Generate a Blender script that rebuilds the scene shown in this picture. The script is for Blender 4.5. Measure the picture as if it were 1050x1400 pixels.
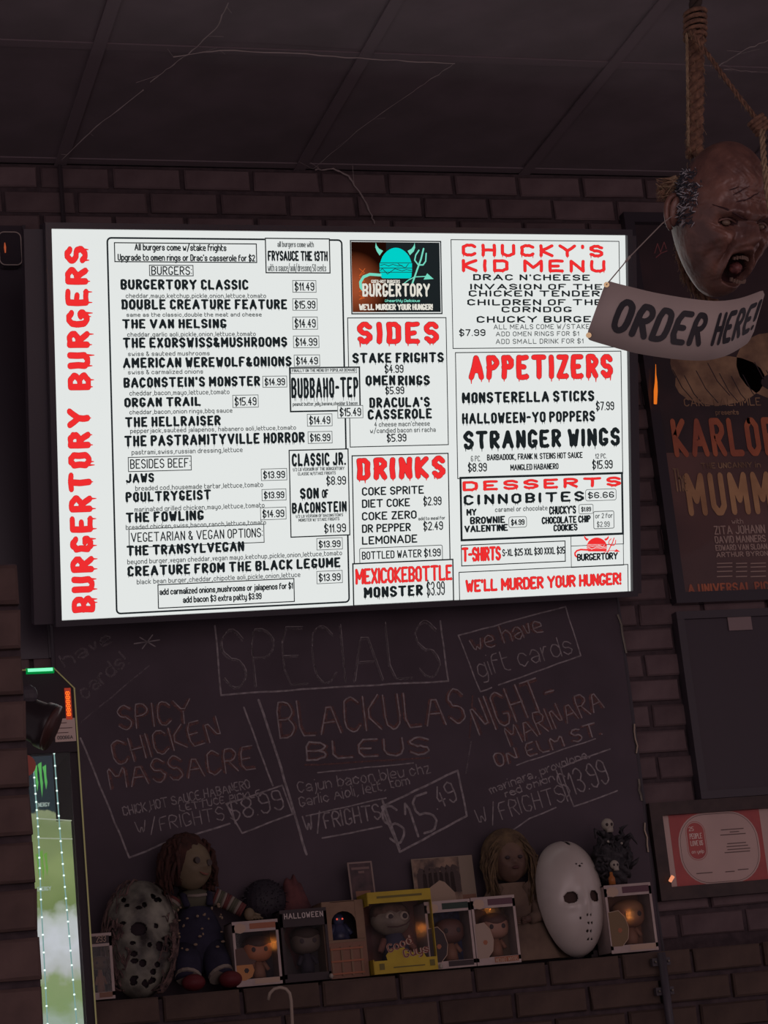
import bpy, math, random
from mathutils import Vector, Matrix
random.seed(7)
for o in list(bpy.data.objects): bpy.data.objects.remove(o)
S = bpy.context.scene
COL = S.collection
# ------------------------------------------------------------------ camera
F = 3000.0
M = Matrix(((0.95733199, 0.02485704, -0.2879194), (-0.27128667, -0.26605177, -0.9249973), (-0.09959416, 0.9636382, -0.24795649)))
CAM = Vector((0, -5.08748514, 1.5))
cd = bpy.data.cameras.new('camera'); cam = bpy.data.objects.new('camera', cd); COL.objects.link(cam)
cd.sensor_fit = 'VERTICAL'; cd.sensor_height = 36; cd.lens = 36*F/1400; cd.clip_end = 60
cam.matrix_world = Matrix.Translation(CAM) @ M.to_4x4()
S.camera = cam
# ------------------------------------------------------------------ world and lights
W = bpy.data.worlds.new('dim_room'); S.world = W; W.use_nodes = True
bg = W.node_tree.nodes['Background']; bg.inputs[0].default_value = (1.0, 0.80, 0.88, 1); bg.inputs[1].default_value = 0.24
def area(name, loc, target, size, power, color):
    l = bpy.data.lights.new(name, 'AREA'); l.size = size; l.energy = power; l.color = color
    o = bpy.data.objects.new(name, l); COL.objects.link(o); o.location = loc
    o.rotation_euler = (Vector(target)-Vector(loc)).to_track_quat('-Z', 'Y').to_euler(); return o
area('warm_lamp', (3.6, -4.2, 2.9), (1.7, -1.9, 2.7), .25, 0.8, (1, .42, .22))
area('dim_room_lamp', (1.0, -11, 2.6), (1.5, 0, 2.9), 5.0, 94, (1, .78, .82))  # unseen area light added behind the camera to lift the dark wall
vs = S.view_settings; vs.view_transform = 'Standard'; vs.look = 'None'; vs.exposure = 0.0; vs.gamma = 1.0; vs.use_curve_mapping = False

# ------------------------------------------------------------------ materials
MATS = {}
def mat(name, col, rough=.7, noise=None, scale=20, bump=0, metal=0, emit=None, estr=1, rand=0, spec=.3, alpha=None):
    if name in MATS: return MATS[name]
    m = bpy.data.materials.new(name); m.use_nodes = True; nt = m.node_tree; N = nt.nodes; L = nt.links
    p = N['Principled BSDF']; p.inputs['Roughness'].default_value = rough; p.inputs['Metallic'].default_value = metal
    p.inputs['Specular IOR Level'].default_value = spec
    c = (*col, 1); p.inputs['Base Color'].default_value = c
    tc = N.new('ShaderNodeTexCoord'); out = None
    nz = N.new('ShaderNodeTexNoise'); nz.inputs['Scale'].default_value = scale; nz.inputs['Detail'].default_value = 4
    L.new(tc.outputs['Object'], nz.inputs['Vector'])
    if noise:
        r = N.new('ShaderNodeValToRGB'); r.color_ramp.elements[0].position = .36; r.color_ramp.elements[1].position = .64
        r.color_ramp.elements[0].color = (*noise, 1); r.color_ramp.elements[1].color = c
        L.new(nz.outputs['Fac'], r.inputs['Fac']); out = r.outputs['Color']; L.new(out, p.inputs['Base Color'])
    if rand:
        oi = N.new('ShaderNodeObjectInfo'); hs = N.new('ShaderNodeHueSaturation'); mr = N.new('ShaderNodeMapRange')
        mr.inputs['To Min'].default_value = 1-rand; mr.inputs['To Max'].default_value = 1+rand
        L.new(oi.outputs['Random'], mr.inputs['Value']); L.new(mr.outputs['Result'], hs.inputs['Value'])
        if out: L.new(out, hs.inputs['Color'])
        else: hs.inputs['Color'].default_value = c
        L.new(hs.outputs['Color'], p.inputs['Base Color'])
    if bump:
        b = N.new('ShaderNodeBump'); b.inputs['Strength'].default_value = bump; b.inputs['Distance'].default_value = .01
        L.new(nz.outputs['Fac'], b.inputs['Height']); L.new(b.outputs['Normal'], p.inputs['Normal'])
    if emit:
        p.inputs['Emission Color'].default_value = (*emit, 1); p.inputs['Emission Strength'].default_value = estr
    if alpha is not None:
        tr = N.new('ShaderNodeBsdfTransparent'); mx = N.new('ShaderNodeMixShader'); mr = N.new('ShaderNodeMapRange')
        mr.inputs['From Min'].default_value = .35; mr.inputs['From Max'].default_value = .65
        mr.inputs['To Min'].default_value = alpha[0]; mr.inputs['To Max'].default_value = alpha[1]
        L.new(nz.outputs['Fac'], mr.inputs['Value']); L.new(mr.outputs['Result'], mx.inputs['Fac'])
        L.new(tr.outputs[0], mx.inputs[1]); L.new(p.outputs[0], mx.inputs[2]); L.new(mx.outputs[0], N['Material Output'].inputs[0])
    MATS[name] = m; return m
def emis(name, col, s=1.0):
    if name in MATS: return MATS[name]
    m = bpy.data.materials.new(name); m.use_nodes = True; nt = m.node_tree; nt.nodes.clear()
    e = nt.nodes.new('ShaderNodeEmission'); e.inputs[0].default_value = (*col, 1); e.inputs[1].default_value = s
    o = nt.nodes.new('ShaderNodeOutputMaterial'); nt.links.new(e.outputs[0], o.inputs[0]); MATS[name] = m; return m
def glass(name, tint=(1, 1, 1), fac=.02, rough=.03):
    if name in MATS: return MATS[name]
    m = bpy.data.materials.new(name); m.use_nodes = True; nt = m.node_tree; nt.nodes.clear(); N = nt.nodes
    t = N.new('ShaderNodeBsdfTransparent'); t.inputs[0].default_value = (*tint, 1)
    g = N.new('ShaderNodeBsdfGlossy'); g.inputs['Roughness'].default_value = rough
    x = N.new('ShaderNodeMixShader'); x.inputs[0].default_value = fac; o = N.new('ShaderNodeOutputMaterial')
    nt.links.new(t.outputs[0], x.inputs[1]); nt.links.new(g.outputs[0], x.inputs[2]); nt.links.new(x.outputs[0], o.inputs[0]); MATS[name] = m; return m

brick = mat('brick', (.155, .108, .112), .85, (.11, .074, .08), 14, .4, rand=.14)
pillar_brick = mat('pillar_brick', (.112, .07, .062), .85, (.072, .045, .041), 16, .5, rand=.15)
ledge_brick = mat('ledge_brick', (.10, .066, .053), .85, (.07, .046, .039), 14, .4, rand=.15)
mortar = mat('mortar', (.085, .06, .066), .95, (.055, .04, .045), 40, .4)
ceil_m = mat('ceiling_paint', (.20, .158, .175), .9, (.16, .13, .14), 6, .1)
ceil_bar = mat('ceiling_bar_paint', (.185, .145, .16), .8)
floor_m = mat('floor_tile', (.08, .06, .05), .5, (.05, .04, .035), 5)
board_m = mat('chalkboard_slate', (.088, .066, .082), .75, (.066, .05, .062), 5, .05)
black = mat('black_plastic', (.065, .055, .066), .45)
black_gloss = mat('black_gloss', (.05, .042, .052), .2)
dark_panel = mat('dark_panel', (.055, .043, .055), .35)
dark_wood = mat('dark_wood_frame', (.065, .042, .040), .5, (.045, .03, .03), 30)
metal = mat('dull_metal', (.25, .22, .18), .35, metal=.8)
paleplastic = mat('sign_plastic', (.46, .385, .355), .45, (.42, .35, .33), 9)
ink = mat('black_ink', (.02, .018, .025), .5)
rope_m = mat('jute_rope', (.25, .135, .085), .9, (.13, .07, .05), 90, .6)
rope_l = mat('pale_twine', (.38, .27, .17), .9, (.24, .16, .10), 90, .6)
cob = mat('cobweb_silk', (.42, .36, .33), .9)
cobd = mat('dusty_cobweb', (.36, .30, .29), .9)
skin = mat('painted_skin', (.235, .112, .084), .42, (.13, .062, .052), 24, .55, spec=.6)
skin_dark = mat('dark_wound_paint', (.05, .02, .022), .6)  # scars and mouth, also the painted shade of the brow creases
hair_m = mat('grizzled_hair', (.06, .06, .075), .8, (.03, .03, .04), 120)
hair_l = mat('grey_hair', (.42, .40, .42), .8)
eye_m = mat('clouded_eye', (.22, .155, .115), .25)
tooth = mat('stained_tooth', (.17, .11, .085), .4)
gum = mat('raw_gum', (.22, .08, .07), .4, (.10, .035, .04), 90)

# ------------------------------------------------------------------ mesh helper
class MB:
    def __init__(s): s.v = []; s.f = []; s.m = []; s.mats = []
    def mi(s, m):
        if m not in s.mats: s.mats.append(m)
        return s.mats.index(m)
    def add(s, vs, fs, m):
        b = len(s.v); s.v += [tuple(v) for v in vs]; k = s.mi(m)
        for f in fs: s.f.append(tuple(b+i for i in f)); s.m.append(k)
    def box(s, c, d, m, R=None, ch=0):
        x, y, z = d[0]/2, d[1]/2, d[2]/2
        if ch:
            P = [(-x, y, -z), (x, y, -z), (x, y, z), (-x, y, z), (-x, -y+ch, -z), (x, -y+ch, -z), (x, -y+ch, z), (-x, -y+ch, z),
                 (-x+ch, -y, -z+ch), (x-ch, -y, -z+ch), (x-ch, -y, z-ch), (-x+ch, -y, z-ch)]
            Fs = [(3, 2, 1, 0), (0, 1, 5, 4), (1, 2, 6, 5), (2, 3, 7, 6), (3, 0, 4, 7), (4, 5, 9, 8), (5, 6, 10, 9), (6, 7, 11, 10), (7, 4, 8, 11), (8, 9, 10, 11)]
        else:
            P = [(-x, -y, -z), (x, -y, -z), (x, y, -z), (-x, y, -z), (-x, -y, z), (x, -y, z), (x, y, z), (-x, y, z)]
            Fs = [(3, 2, 1, 0), (4, 5, 6, 7), (0, 1, 5, 4), (1, 2, 6, 5), (2, 3, 7, 6), (3, 0, 4, 7)]
        C = Vector(c)
        s.add([(C + ((R @ Vector(p)) if R else Vector(p))) for p in P], Fs, m)
    def tube(s, pts, r, m, n=6, cap=True):
        pts = [Vector(p) for p in pts]; k = len(pts)
        rs = r if isinstance(r, (list, tuple)) else [r]*k
        up = Vector((0, 0, 1)); vs = []; fs = []; prev = None
        for i, p in enumerate(pts):
            t = (pts[min(i+1, k-1)]-pts[max(i-1, 0)])
            if t.length < 1e-9: t = Vector((0, 0, 1))
            t.normalize()
            if prev is None:
                a = t.cross(up)
                if a.length < .05: a = t.cross(Vector((1, 0, 0)))
            else: a = prev - t*prev.dot(t)
            a.normalize(); b = t.cross(a); prev = a
            for j in range(n):
                q = 2*math.pi*j/n; vs.append(p + (a*math.cos(q)+b*math.sin(q))*rs[i])
        for i in range(k-1):
            for j in range(n):
                j2 = (j+1) % n; fs.append((i*n+j, i*n+j2, (i+1)*n+j2, (i+1)*n+j))
        if cap: fs.append(tuple(range(n-1, -1, -1))); fs.append(tuple((k-1)*n+j for j in range(n)))
        s.add(vs, fs, m)
    def ell(s, c, r, m, nu=20, nv=14, fn=None, R=None):
        C = Vector(c); vs = []; fs = []
        for i in range(nv+1):
            th = math.pi*i/nv
            for j in range(nu):
                ph = 2*math.pi*j/nu
                d = Vector((math.sin(th)*math.cos(ph), math.sin(th)*math.sin(ph), math.cos(th)))
                p = Vector((d.x*r[0], d.y*r[1], d.z*r[2]))
                if fn: p = Vector(fn(d, p))
                if R: p = R @ p
                vs.append(C+p)
        for i in range(nv):
            for j in range(nu):
                j2 = (j+1) % nu; fs.append((i*nu+j, (i+1)*nu+j, (i+1)*nu+j2, i*nu+j2))
        s.add(vs, fs, m)
    def prism(s, poly, y0, y1, m, fan=False):       # poly in (x,z); y0 front, y1 back
        n = len(poly); vs = [(p[0], y0, p[1]) for p in poly]+[(p[0], y1, p[1]) for p in poly]
        fs = [tuple(range(n)), tuple(range(2*n-1, n-1, -1))]+[(i, (i+1) % n + 0, (i+1) % n+n, i+n) for i in range(n)]
        s.add(vs, fs, m)
    def flat(s, poly, y, m): s.add([(p[0], y, p[1]) for p in poly], [tuple(range(len(poly)))], m)
    def rect(s, x0, z0, x1, z1, y, m): s.flat([(x0, z0), (x1, z0), (x1, z1), (x0, z1)], y, m)
    def outline(s, x0, z0, x1, z1, y, w, m):
        for r in ((x0, z0, x1, z0+w), (x0, z1-w, x1, z1), (x0, z0, x0+w, z1), (x1-w, z0, x1, z1)): s.rect(*r, y, m)
    def map(s, fn): s.v = [tuple(fn(v)) for v in s.v]; return s
    def build(s, name, parent=None, smooth=False, loc=None):
        me = bpy.data.meshes.new(name); me.from_pydata(s.v, [], s.f)
        for m in s.mats: me.materials.append(m)
        me.polygons.foreach_set('material_index', s.m)
        if smooth: me.polygons.foreach_set('use_smooth', [True]*len(s.f))
        me.update(); o = bpy.data.objects.new(name, me); COL.objects.link(o)
        if parent: o.parent = parent
        if loc is not None: o.location = loc
        return o
def tag(o, label=None, cat=None, group=None, kind=None):
    for k, v in (('label', label), ('category', cat), ('group', group), ('kind', kind)):
        if v: o[k] = v
    return o
def thing(name, label, cat, loc=(0, 0, 0), rot=(0, 0, 0), group=None):
    o = bpy.data.objects.new(name, None); COL.objects.link(o); o.empty_display_size = .05
    o.location = loc; o.rotation_euler = rot; return tag(o, label, cat, group)
# back-projection of measured points of the photograph on to real planes
def ray(px, py): return M @ Vector(((px-525)/F, (700-py)/F, -1))
def at(px, py, y=0.0):
    r = ray(px, py); return CAM + r*((y-CAM.y)/r.y)
def pt(px, py, t): return CAM + ray(px, py)*t
def onplane(px, py, mw):                # local coordinates on the y=0 plane of a frame
    n = mw.to_3x3() @ Vector((0, 1, 0)); o = mw.translation; r = ray(px, py)
    return mw.inverted() @ (CAM + r*((o-CAM).dot(n)/r.dot(n)))

# ------------------------------------------------------------------ single-stroke alphabet (x 0-4, y 0-9, baseline 2, capitals to 8)
G = {}
for line in '''A 022842 1434|B 0208283736250525343322 02-|C 3728180703122233|D 02082837332202|E 38080232 0525|F 380802 0525|G 37281807031222333424|H 0802 3832 0535|I 0802|J 3833221203|K 0802 380532|L 080232|M 0208244842|N 02083238|O 180703122233372818|P 02082837362505|Q 180703122233372818 2432|R 02082837362505 1532|S 3728180706152534332212 1203|T 0848 2822|U 080312223338|V 082248|W 0812263248|X 0832 0238|Y 082548 2522|Z 08380232|0 180703122233372818|1 061812|2 07182837360232|3 071828373625343322 1203 1525 2212|4 280434 2622|5 38080525343322 0222|6 37281807031222333425 2505|7 083812|8 150607182837362515 1504031222333425|9 351506071828373322 2212 1203|$ 3728180706152534332212 1203 1911|. 0202|, 1201|: 0303 0606|! 0804 0202|' 0807|- 0525|/ 0139|& 32071827040312 1234|* 0545 1337 1733|a 0516263532 3414031222 2233|b 0802 0516263533221203|c 3526160503122233|d 3832 3526160503122233|e 043435261605031232|f 28180702 0626|g 36312010 3526160503122233|h 0802 0516263532|i 0602 0808|j 161100 1818|k 0802 360432|l 0802|m 0206 05162522 2536454 2-|n 0206 0516263532|o 160503122233352616|p 0600 0516263533221203|q 3630 3526160503122233|r 0602 041626|s 3526160514243322 221203|t 08031222 0626|u 0603122233 3632|v 061226|w 0612243246|x 0632 0236|y 0603122233 36312010|z 06360232'''.split('|'):
    ch, rest = line[0], line[2:]
    if ch == 'B': rest = '02082837362505 2534332202'
    if ch == 'm': rest = '0206 05162522 25364542'
    if ch == 'S': rest = '3728180706152534332212'+'03'
    if ch == '$': rest = '3728180706152534332212'+'03 1911'
    if ch == 's': rest = '352616051424332212'+'03'
    if ch == '3': rest = '07182837362534332212'+'03 1525'
    if ch == '5': rest = '3808052534332202'
    if ch == '6': rest = '3728180703122233342505'
    if ch == '9': rest = '35150607182837332212'+'03'
    if ch == '8': rest = '150607182837362515040312223334'+'25'
    if ch == '&': rest = '320718270403122234'
    if ch == 'a': rest = '0516263532 34140312'+'2233'
    G[ch] = [[(int(w[i]), int(w[i+1])) for i in range(0, len(w)-1, 2)] for w in rest.split()]
def layout(text, gap):
    x = 0; out = []
    for ch in text:
        if ch == ' ': x += 2.2; continue
        g = G.get(ch) or G.get(ch.upper()) or G['-']
        w = max(p[0] for s in g for p in s); w = max(w, .1)
        out.append((x, w, [[(p[0]+x, p[1]-2) for p in s] for s in g])); x += w+gap
    return out, max(x-gap, .5)
def ribbon(mb, pts, th, y, m, taper=False):
    h = th/2; n = len(pts)
    for i, (a, b) in enumerate(pts):
        if not (taper and i == n-1): mb.flat([(a+h*math.cos(k*math.pi/4+.4), b+h*math.sin(k*math.pi/4+.4)) for k in range(8)], y-.00006*(i % 2)-.00003, m)
        if i < n-1:
            c, d = pts[i+1]; l = math.hypot(c-a, d-b)
            if l < 1e-7: continue
            nx, nz = -(d-b)/l*h, (c-a)/l*h; h2 = .25 if taper and i == n-2 else 1
            mb.flat([(a+nx, b+nz), (a-nx, b-nz), (c-nx*h2, d-nz*h2), (c+nx*h2, d+nz*h2)], y+.00005*(i % 2), m)
def chaikin(p):
    if len(p) < 3: return p
    q = [p[0]]
    for a, b in zip(p[:-1], p[1:]): q += [(a[0]*.75+b[0]*.25, a[1]*.75+b[1]*.25), (a[0]*.25+b[0]*.75, a[1]*.25+b[1]*.75)]
    return q[1:-1] and [p[0]]+q[2:-1]+[p[-1]]
def write(mb, text, o, U, V, width, cap, th, y, m, horror=0, drip=0, gap=1.5, wob=0, smooth=False, under=None, slant=0):
    """o origin (x,z), U,V unit vectors in the plane; letters are fitted to width and cap height"""
    lo, tw = layout(text, gap)
    tx, tz = th, th
    for _ in range(2): tx = min(th, (1.55 if not horror else 1.95)*(width-tx)/tw); tz = min(th, (1.25 if not horror else 1.5)*(cap-tz)/6)
    sx = (width-tx)/tw; sz = (cap-tz)/6; tmp = MB()
    def loc(p):
        a = p[0]*sx+tx/2 + slant*(p[1]*sz); b = p[1]*sz+tz/2
        if wob: a += random.uniform(-wob, wob); b += random.uniform(-wob, wob)
        return (a, b)
    def pen(q, k, e, yy, mm, taper=False):
        wx, wz = tx*k+e, tz*k+e; t2 = MB(); ribbon(t2, [(a/wx, b/wz) for a, b in q], 1, yy, mm, taper)
        tmp.add([(v[0]*wx, v[1], v[2]*wz) for v in t2.v], t2.f, mm)
    for (x, w, strokes) in lo:
        for s in strokes:
            s2 = chaikin(s) if smooth else s
            q = [loc(p) for p in s2]
            if len(s) == 2 and s[0] == s[1]: q = q[:1]
            if horror:
                q2 = []
                for i in range(len(q)):
                    q2.append(q[i])
                    if i < len(q)-1:
                        q2.append(((q[i][0]+q[i+1][0])/2+random.uniform(-1, 1)*tx*.17, (q[i][1]+q[i+1][1])/2+random.uniform(-1, 1)*tz*.17))
                q = q2
            if under: pen(q, 1, under[1], y+.0003, under[0])
            pen(q, 1, 0, y, m)
        if drip:
            foot = sorted({p[0] for s in strokes for p in s if p[1] <= 1})
            if w < .2 and max(p[1]-0 for s in strokes for p in s) - min(p[1] for s in strokes for p in s) < 2: foot = []
            for px_ in random.sample(foot, min(2, len(foot))):
                L = cap*drip*random.uniform(.4, 1)
                a = loc((px_, .6)); b = (a[0], a[1]-(L+cap*.12))
                if under: pen([a, b], .4, under[1], y+.0003, under[0], True)
                pen([a, b], .4, 0, y, m, True)
    tmp.map(lambda v: (o[0]+U[0]*v[0]+V[0]*v[2], v[1], o[1]+U[1]*v[0]+V[1]*v[2]))
    b0 = len(mb.v); mb.v += tmp.v
    for f, k in zip(tmp.f, tmp.m): mb.f.append(tuple(b0+i for i in f)); mb.m.append(mb.mi(tmp.mats[k]))
def box_text(mb, mw, text, x0, x1, yt, yb, th_px, y, m, **k):
    """text fitted to a measured box, horizontal in the plane's own frame"""
    xm = (x0+x1)/2; ym = (yt+yb)/2
    a = onplane(x0, ym, mw); b = onplane(x1, ym, mw); t = onplane(xm, yt, mw); c = onplane(xm, yb, mw)
    px = (b.x-a.x)/(x1-x0)
    un = k.pop('under', None)
    if un: k['under'] = (un[0], un[1]*px)
    if 'wob' in k: k['wob'] *= px
    write(mb, text, (a.x, c.z), (1, 0), (0, 1), b.x-a.x, t.z-c.z, th_px*px, y, m, **k)
def line_text(mb, mw, text, p0, p1, h, th_px, y, m, **k):
    a = onplane(*p0, mw); b = onplane(*p1, mw); d = Vector((b.x-a.x, b.z-a.z)); w = d.length; d.normalize()
    px = w/math.hypot(p1[0]-p0[0], p1[1]-p0[1])
    if 'wob' in k: k['wob'] *= px
    write(mb, text, (a.x, a.z), (d.x, d.y), (-d.y, d.x), w, h*px, th_px*px, y, m, **k)
def path(mb, mw, pts, th_px, y, m, wob=0):
    q = [onplane(*p, mw) for p in pts]; px = .00195
    out = []
    for a, b in zip(q[:-1], q[1:]):
        n = max(2, int((b-a).length/.03))
        for i in range(n):
            f = i/n; out.append((a.x+(b.x-a.x)*f+random.uniform(-1, 1)*wob, a.z+(b.z-a.z)*f+random.uniform(-1, 1)*wob))
    out.append((q[-1].x, q[-1].z)); ribbon(mb, out, th_px*px, y, m)

# ================================================================== ROOM
CEIL = 3.788; LEDGE = 1.725; LY = -.2
def struct(name, mb): o = mb.build(name); o['kind'] = 'structure'; return o
mb = MB(); mb.box((1.5, .08, (LEDGE+CEIL)/2), (5.2, .16, CEIL-LEDGE), mortar); wall = struct('wall_back', mb)
mb = MB(); mb.box((1.5, -.005, (LEDGE-.012)/2), (5.2, .37, LEDGE-.012), mortar); low = struct('wall_lower', mb)
mb = MB(); mb.box((1.5, -2.2, -.05), (7, 6.2, .1), floor_m); struct('floor', mb)
mb = MB(); mb.box((1.5, -2.0, CEIL+.045), (6, 5.0, .06), ceil_m); ceiling = struct('ceiling', mb)
PX, PZ = .182, .0655
bm_var = []
def brick_mesh(w, h, d, m):
    q = MB(); q.box((0, 0, 0), (w, d, h), m, ch=.004); q.v = [(x+random.uniform(-1, 1)*.0015, y+random.uniform(-1, 1)*.001, z+random.uniform(-1, 1)*.0012) for x, y, z in q.v]
    o = q.build('brick'); me = o.data; bpy.data.objects.remove(o); return me
def lay(parent, variants, x, y, z, name='brick'):
    o = bpy.data.objects.new(name, random.choice(variants)); COL.objects.link(o); o.parent = parent
    o.location = (x, y+random.uniform(-.003, .003), z); return o
full = [brick_mesh(PX-.011, PZ-.011, .03, brick) for _ in range(5)]
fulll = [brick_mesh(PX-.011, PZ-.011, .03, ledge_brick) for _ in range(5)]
r = 0; z = CEIL-PZ/2-.004
while z > LEDGE+.03:
    for c in range(16):
        x = .50+c*PX+(PX/2 if r % 2 else 0)
        if (.92 < x < 2.03 and z < 3.42): continue      # hidden for good behind chalkboard and television
        if x > 2.52 and z < 2.3: continue
        lay(wall, full, x, .005, z)
    z -= PZ; r += 1
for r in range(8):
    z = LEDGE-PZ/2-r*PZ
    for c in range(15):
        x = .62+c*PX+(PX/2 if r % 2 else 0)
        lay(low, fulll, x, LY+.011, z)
# the brick pillar in front, left
PT_ = at(10, 768, -2).z
mb = MB(); mb.box((.197, -1.85, PT_/2), (.41, .27, PT_), mortar); pil = struct('wall_pillar', mb)
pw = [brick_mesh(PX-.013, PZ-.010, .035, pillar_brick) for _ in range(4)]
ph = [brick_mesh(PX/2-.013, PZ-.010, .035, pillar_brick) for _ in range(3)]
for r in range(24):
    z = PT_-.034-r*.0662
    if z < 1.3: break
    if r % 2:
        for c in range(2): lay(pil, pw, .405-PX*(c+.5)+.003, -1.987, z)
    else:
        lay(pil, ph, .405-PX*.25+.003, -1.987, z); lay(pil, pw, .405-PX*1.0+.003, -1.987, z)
# ceiling tiles hung between bars
tile = MB(); tile.box((0, 0, 0), (.616, .616, .012), ceil_m); to = tile.build('ceiling_tile'); tme = to.data; bpy.data.objects.remove(to)
for i in range(7):
    for j in range(5):
        o = bpy.data.objects.new('ceiling_tile', tme); COL.objects.link(o); o.parent = ceiling
        o.location = (-.10+.62*i, -.335-.62*j, CEIL+.008)
for i in range(8):
    b = MB(); b.box((0, 0, 0), (.03, 3.2, .004), ceil_bar); b.build('ceiling_bar', ceiling, loc=(-.41+.62*i, -1.6, CEIL-.001))
for j in range(6):
    b = MB(); b.box((0, 0, 0), (4.4, .03, .004), ceil_bar); b.build('ceiling_bar', ceiling, loc=(1.76, -.025-.62*j, CEIL+.001))

# ================================================================== CHALKBOARD
WM = Matrix.Translation((0, -.0295, 0))
cb = thing('chalkboard', 'large black chalkboard with handwritten specials below the glowing menu screen', 'chalkboard', (1.45, 0, LEDGE))
bl, br, bt = .735, 2.165, 3.52
mb = MB(); mb.box((0, -.0215, (bt-LEDGE)/2), (br-bl, .015, bt-LEDGE), board_m)
mb.build('board', cb)
for s in (-1, 1):
    rim = MB()
    pts = [(s*(br-bl)/2*1.005+random.uniform(-.002, .002), -.024, .0+(bt-LEDGE)*i/30) for i in range(31)]
    rim.tube(pts, .006, black, 6); rim.build('edge_trim', cb)
for a, b in (((846, 840), (856, 893)), ((866, 990), (871, 1030)), ((873, 1065), (877, 1095)), ((880, 1125), (886, 1165))):
    gl = MB(); p, q = at(*a, -.032), at(*b, -.032); gl.tube([p+(q-p)*k/4+Vector((random.uniform(-.003, .003), 0, 0)) for k in range(5)], .003, metal, 5); o = gl.build('worn_metal_edge'); o.parent = cb; o.location = -Vector(cb.location); tag(o, 'bare metal worn through the black edge')  # short metal pieces put in as painted glints along the board edge
chalk = mat('white_chalk', (.36, .32, .33), .95, scale=70, alpha=(.5, 1))
chalkf = mat('faint_chalk', (.19, .16, .175), .95, scale=60, alpha=(.25, .85))
chalkr = mat('red_chalk', (.20, .105, .10), .95, scale=60, alpha=(.25, .85))
mbw = MB(); YC = 0.0
def ct(t, p0, p1, h, th=1.5, red=False, faint=False, wob=.7, gap=1.2, d=0):
    m_ = chalkf if faint else chalk
    if red: st = random.getstate(); line_text(mbw, WM, t, p0, p1, h, 5.5, YC, chalkr, smooth=True, wob=wob, gap=gap); random.setstate(st)
    line_text(mbw, WM, t, p0, p1, h, th, YC-.0002, m_, smooth=True, wob=wob, gap=gap)
ct('have', (88, 914), (156, 878), 20, 3, faint=True)
ct('cards!', (116, 958), (178, 906), 22, 3, faint=True)
ct('*', (186, 894), (222, 888), 27, 1.6)
path(mbw, WM, [(111, 987), (204, 910)], 1.6, YC, chalkf, .001)
ct('SPICY', (163, 999), (264, 988), 34, red=True)
ct('CHICKEN', (158, 1048), (304, 1011), 34, red=True)
ct('MASSACRE', (150, 1080), (350, 1052), 34, red=True)
ct('CHICK,HOT SAUCE,HABANERO', (169, 1116), (343, 1078), 13)
ct('LETTUCE,PICKLE', (246, 1110), (357, 1089), 10)
ct('W/FRIGHTS', (187, 1142), (308, 1121), 19)
ct('$8.99', (316, 1124), (390, 1106), 28, 2)
path(mbw, WM, [(309, 1099), (331, 1139), (400, 1113), (386, 1074), (309, 1099)], 2, YC, chalk, .001)
path(mbw, WM, [(110, 1009), (177, 1173), (222, 1154), (314, 1126)], 2.2, YC, chalk, .001)
path(mbw, WM, [(333, 967), (373, 1074)], 2.2, YC, chalk, .001)
path(mbw, WM, [(354, 957), (384, 1050), (419, 1168)], 3, YC, chalk, .001)
path(mbw, WM, [(294, 856), (302, 950), (450, 940), (613, 931), (602, 849)], 2.2, YC, chalk, .001)
ct('SPECIALS', (306, 943), (604, 927), 78, 3, faint=True)
ct('SPECIALS', (308, 941), (604, 925), 78, 1.2)
ct('BLACKULAS', (382, 1010), (638, 989), 48, 1.8, red=True)
ct('BLEUS', (419, 1040), (588, 1032), 25, 2.2, red=True)
path(mbw, WM, [(417, 1046), (587, 1036)], 2.2, YC, chalkr, .001); path(mbw, WM, [(434, 1056), (565, 1043)], 1.6, YC, chalk, .001)
ct('Cajun bacon,bleu chz', (408, 1084), (590, 1057), 15)
ct('Garlic Aioli, lett, tom', (410, 1104), (561, 1073), 14)
path(mbw, WM, [(419, 1115), (528, 1091)], 1.6, YC, chalk, .001)
ct('W/FRIGHTS', (417, 1139), (522, 1120), 22, 2); path(mbw, WM, [(441, 1146), (522, 1130)], 2, YC, chalk, .001)
ct('$15', (535, 1157), (602, 1134), 52, 3); ct('.49', (597, 1108), (628, 1094), 28, 2)
path(mbw, WM, [(522, 1103), (547, 1165), (638, 1115), (626, 1053), (522, 1103)], 2.6, YC, chalk, .001)
path(mbw, WM, [(681, 937), (794, 896), (773, 829), (627, 869), (657, 946), (672, 940)], 1.8, YC, chalk, .001)
ct('we have', (646, 893), (744, 864), 24, red=True); ct('gift cards', (655, 927), (785, 893), 26)
ct('NIGHT-', (655, 1006), (766, 966), 46, 1.8, red=True)
ct('MARINARA', (698, 1022), (828, 968), 30, red=True)
ct('ON ELM ST.', (678, 1050), (824, 1004), 18, 1.8, red=True)
path(mbw, WM, [(706, 1046), (814, 1010)], 1.6, YC, chalk, .001)
ct('marinara, provolone,', (671, 1086), (808, 1035), 11); ct('red onion', (691, 1091), (759, 1067), 10)
ct('W/FRIGHTS', (654, 1130), (774, 1095), 22); path(mbw, WM, [(689, 1143), (724, 1119), (760, 1104)], 1.8, YC, chalk, .001)
ct('$13.99', (770, 1092), (835, 1070), 32, 1.8)
path(mbw, WM, [(834, 1024), (766, 1049), (784, 1103), (844, 1081)], 1.8, YC, chalk, .001)
path(mbw, WM, [(644, 1014), (637, 1057)], 2, YC, chalkf, .001); path(mbw, WM, [(646, 951), (642, 1008)], 2, YC, chalkr, .001)
o = mbw.build('chalk_writing'); o.parent = cb; o.location = Vector((0, -.0295, 0))-Vector(cb.location)

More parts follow.
